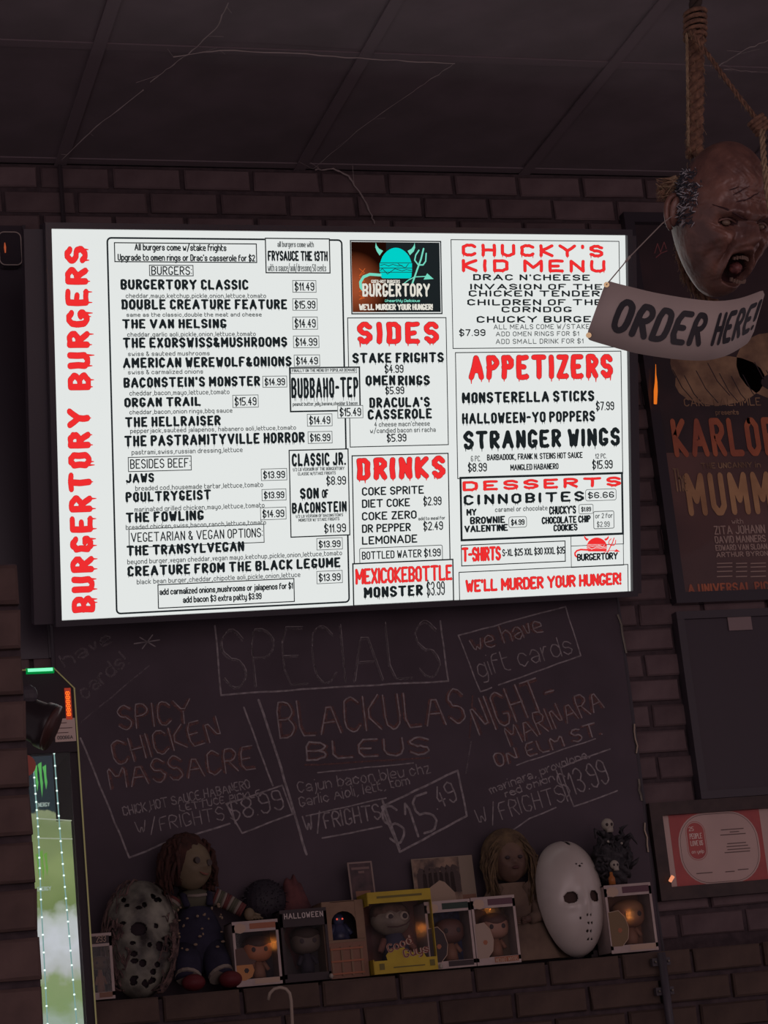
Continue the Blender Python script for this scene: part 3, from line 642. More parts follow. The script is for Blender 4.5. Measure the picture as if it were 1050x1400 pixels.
for s in (-1, 1):
    mb = MB(); mb.ell((s*.034, -.071, -.006), (.0075, .008, .0050), eye_m, 16, 10); mb.build('eye', head, True)
    mb = MB(); mb.tube([hs(s*u, v) for u, v in ((.12, .015), (.25, .035), (.42, .075), (.60, .12), (.76, .16))], [.001, .0019, .0022, .0018, .0006], skin_dark, 7); mb.build('eyebrow', head, True)  # thin dark strip stands in for the shade in the brow crease
    mb = MB(); mb.tube([hs(s*u, v, -.001) for u, v in ((.26, -.035), (.34, .0), (.44, .008), (.54, -.01), (.60, -.04))], [.0012, .0026, .003, .0026, .0012], skin, 7); mb.build('eyelid', head, True)
def teeth(z, n, sgn, lab):
    for k in range(n):
        mb = MB(); u = -1+2*k/(n-1); mb.box((u*.013, -.083+.006*u*u, z-sgn*.003*(1-u*u)*-1), (.0036, .005, random.uniform(.0045, .007)), tooth, Matrix.Rotation(random.uniform(-.2, .2), 3, 'Y')); mb.build('tooth', head)
teeth(-.064, 8, 1, 'upper'); teeth(-.100, 8, -1, 'lower')
mb = MB(); mb.ell((0.001, -.062, -.080), (.010, .014, .010), gum, 20, 14, lambda d, p: p*(1+.12*math.sin(9*d.x+7*d.z))); mb.build('tongue', head, True)
mb = MB()
def onhead(th, ph, off=0):          # th from front, ph elevation
    d = Vector((math.sin(th)*math.cos(ph), -math.cos(th)*math.cos(ph), math.sin(ph))); p = Vector((d.x*.080, d.y*.098, d.z*.134)); return Vector(headfn(d, p))+d*off, d
for k in range(900):
    th = -random.uniform(1.18, 2.6); ph = random.uniform(-.12, .62)
    if th > -1.4 and ph > .45: continue
    p, d = onhead(th, ph, -.001); t = Vector((random.uniform(-.4, .4), random.uniform(-.2, .6), random.uniform(-1, .2))).normalized()*.009
    mb.tube([p, p+d*.004+t*.5, p+d*.004+t], [.0011, .0009, .0003], hair_l if random.random() < .28 else hair_m, 3)
o = mb.build('side_hair', head); tag(o, 'short grizzled black and grey hair at the temple')
mb = MB()
for q, (s, rr) in enumerate(((1, .0055), (.6, .004))):
    mb.tube([Vector((-.082-.018*s*math.sin(a*.35), .012+.012*s*math.cos(a*.4)+.002*a, .012+.030*math.cos(a*.35)*s-.01)) for a in range(9)], [rr*(1-.03*a) for a in range(9)], skin, 8)
mb.ell((-.083, .016, .004), (.012, .006, .026), skin, 14, 10); mb.build('ear', head, True)
for (a, b) in (((-.45, .30), (-.1, .44)), ((-.4, .22), (-.15, .27)), ((-.25, .24), (.15, .38)), ((-.5, .36), (-.3, .42))):
    mb = MB(); P = []
    for k in range(7):
        X = a[0]+(b[0]-a[0])*k/6; Z = a[1]+(b[1]-a[1])*k/6; d = Vector((X, -math.sqrt(max(0, 1-X*X-Z*Z)), Z)); P.append(Vector(headfn(d, Vector((d.x*.08, d.y*.098, d.z*.134))))+Vector((0, -.0002, 0)))
    mb.tube(P, [.0004, .0010, .0013, .0012, .001, .0008, .0003], skin_dark, 5); mb.build('scar', head, True)

tf = thing('frayed_rope_tuft', 'frayed straw-coloured rope end sticking out beside the monster head ear', 'rope', pt(908, 256, 3.80)); O3 = Vector(tf.location)
mb = MB()
for k in range(140):
    e = pt(random.uniform(896, 912), random.uniform(243, 276), 3.80+random.uniform(-.02, .02))-O3; s = pt(random.uniform(922, 930), random.uniform(240, 280), 3.80)-O3
    mid = (s+e)/2+Vector((0, 0, random.uniform(-.006, .006))); mb.tube([s, mid, e], [.0016, .0012, .0004], rope_l if random.random() < .5 else rope_m, 3)
tri = [pt(*p, 3.80)-O3 for p in ((899, 257), (925, 238), (930, 262), (928, 284), (910, 270))]
mb.add([p+Vector((0, .003, 0)) for p in tri]+[p+Vector((0, .01, 0)) for p in tri], [(0, 1, 2, 3, 4), (9, 8, 7, 6, 5), (0, 5, 6, 1), (1, 6, 7, 2), (2, 7, 8, 3), (3, 8, 9, 4), (4, 9, 5, 0)], rope_m)
mb.build('frayed_fibres', tf)
lp = thing('neck_rope', 'loop of frayed golden rope under the monster head, behind the sign', 'rope', pt(930, 350, 3.79)); O4 = Vector(lp.location)
mb = MB(); rope(mb, [pt(x, y, t)-O4 for x, y, t in ((930, 292, 3.88), (928, 320, 3.88), (930, 352, 3.88), (938, 378, 3.87), (951, 398, 3.86), (972, 414, 3.85), (1000, 420, 3.85))], .0085, rope_m, 14, 7, 420, rope_l)
mb.build('rope_strand', lp, True)
# the sign
sg = thing('order_here_sign', 'curled pale plastic sign reading order here, hanging below the monster head', 'sign', pt(830, 420, 3.52)); O5 = Vector(sg.location)
KS = (0, .13, .3, .54, .75, .95, 1.0)
TOP = ((829, 383), (846, 388), (900, 401), (968, 411), (1005, 409), (1037, 399), (1048, 393)); BOT = ((800, 463), (822, 470), (875, 484), (948, 493), (988, 488), (1020, 471), (1028, 463)); DEP = (3.52, 3.515, 3.51, 3.515, 3.545, 3.595, 3.605)
def cr(A, s):
    i = max(k for k in range(len(KS)-1) if KS[k] <= s or k == 0); p1, p2 = A[i], A[i+1]; p0 = A[max(i-1, 0)]; p3 = A[min(i+2, len(A)-1)]
    f = (s-KS[i])/(KS[i+1]-KS[i]); h = KS[i+1]-KS[i]
    m1 = (p2-p0)/(KS[i+1]-KS[max(i-1, 0)])*h; m2 = (p3-p1)/(KS[min(i+2, len(A)-1)]-KS[i])*h
    return (2*f**3-3*f*f+1)*p1+(f**3-2*f*f+f)*m1+(-2*f**3+3*f*f)*p2+(f**3-f*f)*m2
def surf(s, t, off=0):
    x0 = cr([p[0] for p in TOP], s); y0 = cr([p[1] for p in TOP], s); x1 = cr([p[0] for p in BOT], s); y1 = cr([p[1] for p in BOT], s); d = cr(DEP, s)
    return pt(x0+(x1-x0)*t, y0+(y1-y0)*t, d+off)-O5
mb = MB(); n = 60; vs_ = []; fs_ = []
for i in range(n+1):
    s = i/n if i else .0; s = (i/n)**1.15; r_ = .045; ins = 0
    for e in (s, 1-s):
        if e < r_: ins = (r_-math.sqrt(max(0, r_*r_-(r_-e)**2)))*3.1
    for off in (0, .002): vs_ += [surf(s, ins, off), surf(s, .5, off), surf(s, 1-ins, off)]
for i in range(n):
    a = i*6; b_ = a+6
    fs_ += [(a, a+1, b_+1, b_), (a+1, a+2, b_+2, b_+1), (a+3, b_+3, b_+4, a+4), (a+4, b_+4, b_+5, a+5), (a, b_, b_+3, a+3), (a+2, a+5, b_+5, b_+2)]
mb.add(vs_, fs_, paleplastic); mb.build('sign_sheet', sg, True)
for tt, a_, w_ in (('ORDER', .055, .155), ('HERE!', .235, .135)):
    mb = MB(); write(mb, tt, (a_, 0), (1, 0), (0, 1), w_, .056, .0125, 0, ink, smooth=True, gap=2.0, slant=.10)
    mb.map(lambda v: surf(min(max(v[0]/.375, 0), 1), .77-v[2]/.098, -.0012+v[1])); mb.build('sign_lettering', sg)
for s, t in ((.018, .07), (.018, .93)):
    mb = MB(); c = surf(s, t, -.001); mb.tube([c+M@Vector((0, 0, .001)), c-M@Vector((0, 0, .001))], .0045, mat('brass', (.7, .55, .3), .3, metal=.8), 10); mb.build('grommet', sg)
mb = MB(); mb.tube([surf(.018, .07, -.003), pt(852, 362, 3.55)-O5, pt(858, 354, 3.57)-O5, pt(905, 306, 3.72)-O5, pt(918, 296, 3.76)-O5], .0010, cob, 4); mb.tube([pt(856, 357, 3.565)-O5, pt(861, 351, 3.575)-O5], .0022, cob, 5); mb.build('hanging_thread', sg)

# ================================================================== POSTER, PANEL, CERTIFICATE, small lights and painted reflections
PM = Matrix.Translation((0, -.035, 0))
pl, pb_ = at(936, 810, -.035), at(936, 810, -.035).z; ptz = 3.64; x0 = pl.x-.0; x1 = x0+.62
po = thing('movie_poster', 'dark brown framed film poster with tall orange and tan lettering', 'poster', (x0+.31, 0, pb_-.03)); OP = Vector(po.location)
mb = MB(); fw = .028
for c, d in ((((x0+x1)/2, -.022, pb_-fw/2), (x1-x0+2*fw, .036, fw)), (((x0+x1)/2, -.022, ptz+fw/2), (x1-x0+2*fw, .036, fw)), ((x0-fw/2, -.022, (pb_+ptz)/2), (fw, .036, ptz-pb_)), ((x1+fw/2, -.022, (pb_+ptz)/2), (fw, .036, ptz-pb_))): mb.box(Vector(c)-OP, d, black_gloss)
mb.build('frame', po)
p_bg = mat('poster_paper', (.17, .085, .075), .55, (.10, .055, .055), 3.5)
p_tan = mat('poster_tan_ink', (.42, .26, .15), .55, (.16, .09, .06), 14); p_or = mat('poster_orange_ink', (.52, .15, .07), .5, (.36, .10, .06), 12); p_y = mat('poster_yellow_ink', (.56, .32, .16), .5, (.38, .2, .1), 12); p_g = mat('poster_grey_ink', (.45, .32, .27), .5); p_dk = mat('poster_dark_ink', (.035, .025, .03), .5, (.07, .04, .045), 6)
mb = MB(); mb.box(Vector(((x0+x1)/2, -.012, (pb_+ptz)/2))-OP, (x1-x0, .012, ptz-pb_), p_bg); sheet = mb.build('poster_sheet', po)
def pz(py, px=960): return at(px, py, -.02).z
mb = MB(); ys = -.0185
mb.rect(x0, pz(560), x1, ptz, ys+.0003, p_dk)
# abstract wrapped shapes
def blob(cx, cy, rx, ry, rot, m, y):
    c = at(cx, cy, -.02); mb.flat([(c.x+(rx*math.cos(a*.314)*math.cos(rot)-ry*math.sin(a*.314)*math.sin(rot))*.0019, c.z+(rx*math.cos(a*.314)*math.sin(rot)+ry*math.sin(a*.314)*math.cos(rot))*.0019) for a in range(20)], y, m)
blob(985, 520, 70, 36, .1, p_tan, ys); blob(1060, 500, 60, 50, 0, p_tan, ys); blob(945, 505, 34, 26, -.8, p_tan, ys-.0002); blob(1075, 520, 40, 16, .1, p_dk, ys-.0004)
for k in range(9): c = at(920+16*k, 495+random.uniform(0, 20), -.02); ribbon(mb, [(c.x, c.z), (c.x+.02, c.z-.05), (c.x+.05, c.z-.09)], .0025, ys-.0004, p_dk)
mb.rect(x0, pz(618), x1, pz(560), ys+.0002, p_dk)
Pq = Matrix.Translation((0, -.02, 0))
def PT(t, xa, xb, yt, yb, th, m, **k): box_text(mb, Pq, t, xa, xb, yt, yb, th, 0, m, **k)
mb.v = [(v[0], v[1]+.02, v[2]) for v in mb.v]
PT('CARL LAEMMLE', 935, 1040, 544, 555, 1.3, p_tan); PT('presents', 978, 1010, 560, 567, 1, p_tan)
PT('KARLOFF', 919, 1086, 571, 624, 9.5, p_or, gap=2.6); PT('THE UNCANNY in', 958, 1040, 632, 640, 1.2, p_tan)
PT('The', 921, 938, 640, 672, 1.8, p_tan); PT('MUMMY', 938, 1086, 645, 704, 10.5, p_y, gap=2.8)
PT('with', 1000, 1016, 709, 716, 1, p_g); PT('ZITA JOHANN', 976, 1046, 718, 730, 1.5, p_g); PT('DAVID MANNERS', 977, 1047, 732, 742, 1.4, p_g); PT('EDWARD VAN SLOAN', 978, 1049, 744, 752, 1.2, p_g); PT('ARTHUR BYRON', 979, 1050, 754, 761, 1.2, p_g)
for k, yy in enumerate((769, 774, 780, 787)): 
    for xq in (0, 26, 46): c = at(980+xq, yy, -.02); mb.rect(c.x, c.z-.004, c.x+(.044, .032, .044)[(0, 26, 46).index(xq)], c.z-.0015, 0, p_g)
PT('A UNIVERSAL PICTURE', 940, 1086, 796, 809, 2.6, p_or, gap=2)
for pts in ([(895, 346), (899, 333), (903, 345), (908, 331), (911, 340)], [(897, 352), (904, 346), (912, 343)]): ribbon(mb, [(at(*q, -.02).x, at(*q, -.02).z) for q in pts], .0022, 0, mat('poster_red_scribble', (.3, .1, .1), .6))
mb.v = [(v[0]-OP.x, v[1]-.02-OP.y, v[2]-OP.z) for v in mb.v]; mb.build('poster_printing', po)
mb = MB(); mb.rect(x0-OP.x, pb_-OP.z, x1-OP.x, ptz-OP.z, -.030, glass('picture_glass', fac=.015)); mb.build('glazing', po)

a, b_ = at(933, 842, -.03), at(1100, 1078, -.03)
pn = thing('black_wall_screen', 'switched-off black screen on the brick wall below the film poster', 'screen', ((a.x+b_.x)/2+.12, 0, b_.z)); hx = (b_.x-a.x)/2+.12; hz = a.z-b_.z
mb = MB(); mb.box((0, -.016, hz/2), (2*hx, .03, hz), dark_panel); mb.build('screen_face', pn)
mb = MB()
for c, d in (((0, -.02, hz), (2*hx+.04, .038, .02)), ((0, -.02, 0), (2*hx+.04, .038, .02)), ((-hx-.01, -.02, hz/2), (.02, .038, hz-.0205)), ((hx+.01, -.02, hz/2), (.02, .038, hz-.0205))): mb.box(c, d, black)
mb.build('frame', pn)
c = at(1010, 843, -.033); mb = MB(); mb.box((0, 0, 0), (.066, .002, .036), mat('grey_card', (.27, .20, .20), .6)); tag(mb.build('paper_note', loc=(c.x, -.034, c.z-.018)), 'blank grey card stuck at the top of the switched-off black screen', 'note')  # reflection in the dark screen, made as a flat grey patch
# certificate
c0, c1 = at(917, 1213, -.03), at(1050, 1103, -.03); cx0, cz0, cz1 = c0.x, c0.z, at(905, 1115, -.03).z; cx1 = cx0+.335
ce = thing('framed_certificate', 'framed white certificate with red side bands and a red oval badge', 'certificate', ((cx0+cx1)/2, 0, cz0-.03)); OC = Vector(ce.location)
mb = MB(); fw = .032
for c, d in ((((cx0+cx1)/2, -.02, cz0-fw/2), (cx1-cx0+2*fw, .035, fw)), (((cx0+cx1)/2, -.02, cz1+fw/2), (cx1-cx0+2*fw, .035, fw)), ((cx0-fw/2, -.02, (cz0+cz1)/2), (fw, .035, cz1-cz0)), ((cx1+fw/2, -.02, (cz0+cz1)/2), (fw, .035, cz1-cz0))): mb.box(Vector(c)-OC, d, dark_wood)
mb.build('frame', ce)
paper = mat('certificate_paper', (.62, .44, .39), .6, (.55, .39, .35), 8); cred = mat('certificate_red', (.50, .10, .09), .6, (.40, .08, .08), 20); cink = mat('certificate_ink', (.16, .10, .09), .6)
def CP(px, py): p = at(px, py, -.03); return (p.x-OC.x, p.z-OC.z)
mb = MB(); mb.box(Vector(((cx0+cx1)/2, -.014, (cz0+cz1)/2))-OC, (cx1-cx0, .012, cz1-cz0), paper)
Xa, Xb, Z0, Z1 = cx0-OC.x, cx1-OC.x, cz0-OC.z, cz1-OC.z; W_ = .262; xa = Xa+.022; yq = -.0205
mb.rect(xa, Z0, xa+W_*.95, Z1, yq, cred)
def rr(x0, z0, x1, z1, r, n=8):
    P = []
    for cx, cz, s in ((x1-r, z1-r, 0), (x0+r, z1-r, 1), (x0+r, z0+r, 2), (x1-r, z0+r, 3)): P += [(cx+r*math.cos((s+k/n)*math.pi/2), cz+r*math.sin((s+k/n)*math.pi/2)) for k in range(n+1)]
    return P
H_ = Z1-Z0; q = rr(xa+.018, Z0-.0, xa+W_*.95-.012, Z1, .075); mb.flat(q, yq-.0004, paper)
q = rr(xa+.023, Z0+.004, xa+W_*.95-.017, Z1-.004, .07); ribbon(mb, q+q[:1], .0012, yq-.0006, cink)
bx, bz = CP(954, 1149); q = rr(bx-.023, bz-.045, bx+.023, bz+.045, .0225); mb.flat(q, yq-.0008, cred); q = rr(bx-.026, bz-.048, bx+.026, bz+.048, .0255); ribbon(mb, q+q[:1], .0012, yq-.0006, cred)
wi = mat('certificate_white_ink', (.8, .62, .55), .6)
for t, dz, hh, th in (('25', .028, .011, .0016), ('PEOPLE', .008, .014, .0018), ('LOVE US', -.009, .013, .0018), ('on yelp', -.028, .009, .0013)): write(mb, t, (bx-.017, bz+dz-.003), (1, 0), (0, 1), .034 if t != '25' else .014, hh, th, yq-.0012, wi)
for px, py, wd in ((1003, 1133, 34), (1006, 1136.5, 14), (1004, 1140, 38), (1009, 1152, 28), (1010, 1156, 32), (1012, 1160, 34), (1010, 1164, 38), (965, 1193, 24), (1000, 1191, 14), (1018, 1188, 16)):
    u, w = CP(px, py); mb.rect(u-wd*.00092, w-.0012, u+wd*.00092, w+.0012, yq-.0012, cink)
mb.build('certificate_sheet', ce)
mb = MB(); mb.rect(Xa, Z0, Xb, Z1, -.030, glass('picture_glass')); mb.build('glazing', ce)
o_glow = emis('orange_led', (1, .20, .03), 1.0)
def glow_bead(name, label, pts, rs, y, m=o_glow):  # glowing tapered tube, used here for orange reflections
    P = [at(*p, y) for p in pts]; c = P[0].copy(); mb = MB(); mb.tube([p-c for p in P], rs, m, 8); return tag(mb.build(name, loc=c), label, 'light')
glow_bead('icicle_light', 'orange flickering icicle bulb hanging between the menu screen and the film poster', [(896.5, 498), (896.5, 512), (897, 522), (896.5, 535), (896, 552)], [.0006, .0015, .0035, .0055, .0045], -.06, emis('flicker_orange', (1, .22, .02), .75))  # reflected orange streak, modelled as a glowing drop
glow_bead('indicator_light', 'small orange light glinting at the lower left corner of the certificate', [(916, 1205), (920, 1198)], [.0045, .005], -.052, emis('flicker_pink', (1, .35, .18), .8))  # glint in the certificate glass, modelled as a glowing bead
dv = thing('wall_display', 'small rounded glass display with pale rim at the left edge above the menu height', 'display', at(14, 340, -.05)); OD = Vector(dv.location)
mb = MB(); P = rr(-.027, -.043, .027, .043, .014, 5); mb.prism(P, 0, .026, black_gloss); mb.build('display_body', dv)
mb = MB(); mb.tube([(p[0], -.002, p[1]) for p in P]+[(P[0][0], -.002, P[0][1])], .0014, mat('pale_rim', (.5, .42, .38), .4), 6); mb.build('rim', dv)
mb = MB(); mb.tube([(-.013, -.004, .014), (-.013, -.004, .002), (-.013, -.004, -.012)], [.001, .0028, .0015], emis('flicker_dim', (1, .2, .08), .35), 6); mb.build('indicator', dv)
a = at(28, 306, -.03); bq = at(30, 900, -.03)
wp = thing('black_wall_panel', 'smooth black panel on the wall at the left edge of the picture', 'panel', (.573, 0, bq.z)); hq = a.z-bq.z
mb = MB(); mb.box((0, -.014, hq/2), (.30, .008, hq), dark_panel); mb.build('panel_face', wp)
for sx in (-1, 1): mb = MB(); mb.box((sx*.153, -.015, hq/2), (.008, .016, hq), black); mb.build('edge_strip', wp)
# conduit at lower right
mb = MB(); p0, p1 = at(909, 1302, -.235), at(919, 1420, -.235)
cv = thing('conduit', 'dark vertical pipe on the brick below the right end of the shelf ledge', 'pipe', p1); mb.tube([(0, 0, -.1), (0, 0, (p0-p1).z)], .010, black, 10); mb.build('pipe', cv, True)
for px, py in ((912, 1314), (917, 1354)):
    mb = MB(); z = at(px, py, -.23).z-p1.z; mb.box((0, .012, z), (.045, .014, .018), black); mb.ell((.016, 0, z), (.003, .003, .003), metal, 8, 6); mb.ell((-.016, 0, z), (.003, .003, .003), metal, 8, 6); mb.build('clamp', cv)
# conduit upper left
p0, p1 = at(82, 226, -.02), at(88, 318, -.02); mb = MB(); mb.tube([(0, 0, 0), p0-p1], .006, mat('dark_cable', (.04, .03, .035), .6), 6)
tag(mb.build('cable', loc=p1), 'dark cable running down the brick above the screen upper left corner', 'cable')

# ================================================================== COOLER
cy = -.9; cxr = .641; ct_ = 2.325; cw = .42
co = thing('drinks_cooler', 'slim lit drinks cooler with green lamp on top, partly hidden by the brick pillar', 'cooler', (cxr-cw/2, cy+.25, 0)); OK = Vector(co.location)
cool_b = mat('cooler_black', (.045, .036, .042), .6, spec=.1)
prof = [(-cw/2, .1), (cw/2, .1), (cw/2, ct_-.04), (cw/2-.036, ct_), (-cw/2+.036, ct_), (-cw/2, ct_-.04)]
zg = at(60, 1030, cy).z      # top of the glass
def ring(pr, y0, y1, m, mb, hole):
    pass
mb = MB()
mb.prism([(-cw/2, zg), (cw/2, zg), (cw/2, ct_-.04), (cw/2-.036, ct_), (-cw/2+.036, ct_), (-cw/2, ct_-.04)], -.25, .2, cool_b)
mb.box((-cw/2+.012, -.02, (.1+zg)/2), (.024, .44, zg-.1), cool_b); mb.box((cw/2-.008, -.02, (.1+zg)/2), (.016, .44, zg-.1), cool_b); mb.box((0, .19, (.1+zg)/2), (cw, .02, zg-.1), cool_b); mb.box((0, -.02, .05), (cw, .44, .1), cool_b)
mb.build('cabinet', co)
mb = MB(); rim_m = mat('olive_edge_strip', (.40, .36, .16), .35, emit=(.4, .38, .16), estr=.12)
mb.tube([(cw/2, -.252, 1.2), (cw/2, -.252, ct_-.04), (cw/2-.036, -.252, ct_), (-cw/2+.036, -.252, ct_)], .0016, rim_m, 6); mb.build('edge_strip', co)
a, b_ = at(38, 916.5, cy-.005)-OK, at(72, 915, cy-.005)-OK
mb = MB(); mb.tube([a, b_], .0032, emis('green_lamp_core', (.25, 1, .55), 1.1), 8); o = mb.build('green_lamp', co); tag(o, 'bright green lamp bar')
mb = MB(); mb.tube([a+Vector((-.003, .006, -.001)), b_+Vector((.003, .006, -.001))], .0062, emis('green_lamp_shell', (0, .45, .08), .5), 8); mb.build('lamp_housing', co)
# vertical LED digits
mb = MB(); a = at(94, 980, cy-.002)-OK; b_ = at(93, 944.5, cy-.002)-OK
mb.box(((a+b_)/2)+Vector((0, .001, 0)), (.012, .003, .062), mat('display_window', (.08, .01, .005), .3, emit=(1, .06, .0), estr=.25))
write(mb, '888888', (a.x+.0045, a.z+.001), (0, 1), (-1, 0), b_.z-a.z-.002, .0085, .0019, a.y-.002, emis('red_digits', (1, .16, .02), 1.3), gap=1.3); mb.build('digital_display', co)
a = at(89, 998, cy-.002)-OK; mb = MB(); mb.box(a, (.040, .001, .045), mat('sticker_paper', (.62, .48, .42), .6))
for k, wd in ((.014, .02), (.004, .03), (-.005, .022)): mb.rect(a.x-.016, a.z+k-.001, a.x-.016+wd, a.z+k+.0006, a.y-.001, cink)
write(mb, '00066A', (a.x-.016, a.z-.018), (1, 0), (0, 1), .03, .007, .001, a.y-.0012, ink); mb.build('sticker', co)
# daylight window reflection in the door, painted as a glowing panel behind the glass
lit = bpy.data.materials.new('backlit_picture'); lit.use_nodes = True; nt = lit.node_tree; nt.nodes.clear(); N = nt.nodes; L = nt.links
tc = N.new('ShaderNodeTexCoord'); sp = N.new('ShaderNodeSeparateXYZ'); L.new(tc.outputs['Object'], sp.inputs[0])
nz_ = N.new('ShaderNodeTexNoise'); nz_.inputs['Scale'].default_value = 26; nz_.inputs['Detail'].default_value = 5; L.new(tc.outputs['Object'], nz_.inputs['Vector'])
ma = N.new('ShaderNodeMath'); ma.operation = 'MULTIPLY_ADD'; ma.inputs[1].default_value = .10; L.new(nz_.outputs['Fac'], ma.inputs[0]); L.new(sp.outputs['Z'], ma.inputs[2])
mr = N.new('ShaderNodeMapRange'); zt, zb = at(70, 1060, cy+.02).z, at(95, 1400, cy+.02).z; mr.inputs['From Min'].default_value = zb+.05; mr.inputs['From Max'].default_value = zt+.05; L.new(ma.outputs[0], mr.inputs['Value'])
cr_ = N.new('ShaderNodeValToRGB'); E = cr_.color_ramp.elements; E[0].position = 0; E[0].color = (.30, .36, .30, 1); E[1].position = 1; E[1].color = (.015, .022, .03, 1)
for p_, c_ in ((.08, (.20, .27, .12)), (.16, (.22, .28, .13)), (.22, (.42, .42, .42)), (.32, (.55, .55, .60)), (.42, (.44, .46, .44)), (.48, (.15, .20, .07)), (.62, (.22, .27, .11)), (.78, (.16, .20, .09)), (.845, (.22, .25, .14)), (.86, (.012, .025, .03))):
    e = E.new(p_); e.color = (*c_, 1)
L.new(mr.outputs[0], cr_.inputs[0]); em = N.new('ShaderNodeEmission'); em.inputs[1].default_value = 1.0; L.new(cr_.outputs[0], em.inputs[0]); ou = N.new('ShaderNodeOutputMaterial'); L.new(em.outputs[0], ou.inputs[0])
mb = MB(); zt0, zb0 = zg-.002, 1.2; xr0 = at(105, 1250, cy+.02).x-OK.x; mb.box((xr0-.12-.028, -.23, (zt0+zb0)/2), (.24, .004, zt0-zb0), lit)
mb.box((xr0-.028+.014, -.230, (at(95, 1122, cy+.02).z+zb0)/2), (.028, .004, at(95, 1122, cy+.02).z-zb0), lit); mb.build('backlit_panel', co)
mb = MB(); mb.rect(-cw/2+.024, 1.2, cw/2-.016, zg, -.246, glass('cooler_glass', (.92, .97, .95), .012)); mb.build('glass_door', co)
strip = mat('led_strip_tape', (.35, .5, .5), .4, emit=(.35, .7, .65), estr=.35); ledm = emis('white_led', (.85, 1, .95), 1.25)
for pts, n_ in (([(74, 1030), (83, 1150), (93, 1260), (105, 1400)], 22), ([(46, 1052), (52, 1130), (56, 1230), (65, 1400)], 22)):
    P = [at(*p, cy+.008)-OK for p in pts]; mb = MB(); mb.tube(P, .0013, strip, 6); sn = mb.build('light_strip', co)
    for k in range(n_):
        f = k/(n_-1)*(len(P)-1); i = min(int(f), len(P)-2); q = P[i]+(P[i+1]-P[i])*(f-i); mb = MB(); mb.ell((0, 0, 0), (.0021, .0021, .0021), ledm, 8, 6); mb.build('led', sn, loc=q)
gm = emis('claw_green', (.10, .42, .10), .9); gm2 = emis('claw_green_dim', (.16, .36, .06), .8); wl = emis('can_white', (.5, .6, .55), .6)
for (cx_, cy_, s, g_, wt) in ((56, 1066, 1, gm, 'ENERGY'), (58, 1184, .9, gm2, 'ENERGY')):
    mb = MB(); c = at(cx_, cy_, cy+.012)-OK
    for dx, top, bot in ((-6, 20, -16), (0, 24, -24), (6, 20, -14)):
        u = .00142*s; mb.flat([(c.x+(dx-3)*u, c.z+(top-3)*u), (c.x+(dx+2)*u, c.z+top*u), (c.x+(dx+1.5)*u, c.z+4*u), (c.x+(dx+2.4)*u, c.z-4*u), (c.x+(dx+.2)*u, c.z+bot*u), (c.x+(dx-1.2)*u, c.z-3*u), (c.x+(dx-1.4)*u, c.z+8*u)], c.y, g_)
    write(mb, wt, (c.x-.012, c.z-.052*s), (1, 0), (0, 1), .026, .008, .0014, c.y, wl); mb.build('claw_logo', co)
c = at(44, 1046, cy-.004)-OK; mb = MB(); mb.tube([c+Vector((-.014, 0, 0)), c+Vector((-.014, .002, 0))], .021, mat('red_disc', (.45, .10, .07), .5), 24); mb.build('red_disc', co)
for (xa, ya), (xb, yb_) in (((50, 1119), (98, 1122)), ((51, 1146), (99, 1147))):
    a, b2 = at(xa, ya, cy+.012)-OK, at(xb, yb_, cy+.012)-OK; mb = MB(); mb.tube([a, b2], .0012, mat('pale_shelf_edge', (.45, .5, .42), .5, emit=(.5, .55, .4), estr=.45), 5); mb.build('shelf_edge', co)  # lines of the window reflection, drawn as thin glowing bars
# barrel spotlight clamped beside the cooler
sl = thing('barrel_spotlight', 'black barrel-shaped spotlight in front of the cooler beside the brick pillar', 'spotlight', pt(58, 990, 3.75)); OS = Vector(sl.location)
ax = (pt(72, 1000, 3.752)-pt(28, 982, 3.76)).normalized(); mb = MB()
A = lambda d: ax*d
mb.tube([A(-.07), A(-.06), A(-.005), A(.0), A(.012), A(.018)], [.030, .034, .036, .040, .041, .038], mat('spotlight_black', (.03, .022, .025), .35), 24); mb.build('barrel', sl, True)
mb = MB(); mb.tube([A(.0145), A(.0205)], .0405, mat('spotlight_rim', (.075, .035, .032), .3), 24); mb.build('front_ring', sl, True)
mb = MB(); mb.tube([Vector((-.02, 0, .03)), Vector((-.035, .01, .055)), Vector((-.09, .02, .06))], .005, black, 8); mb.ell((-.022, -.01, .05), (.016, .012, .018), black, 12, 8); mb.build('bracket', sl)

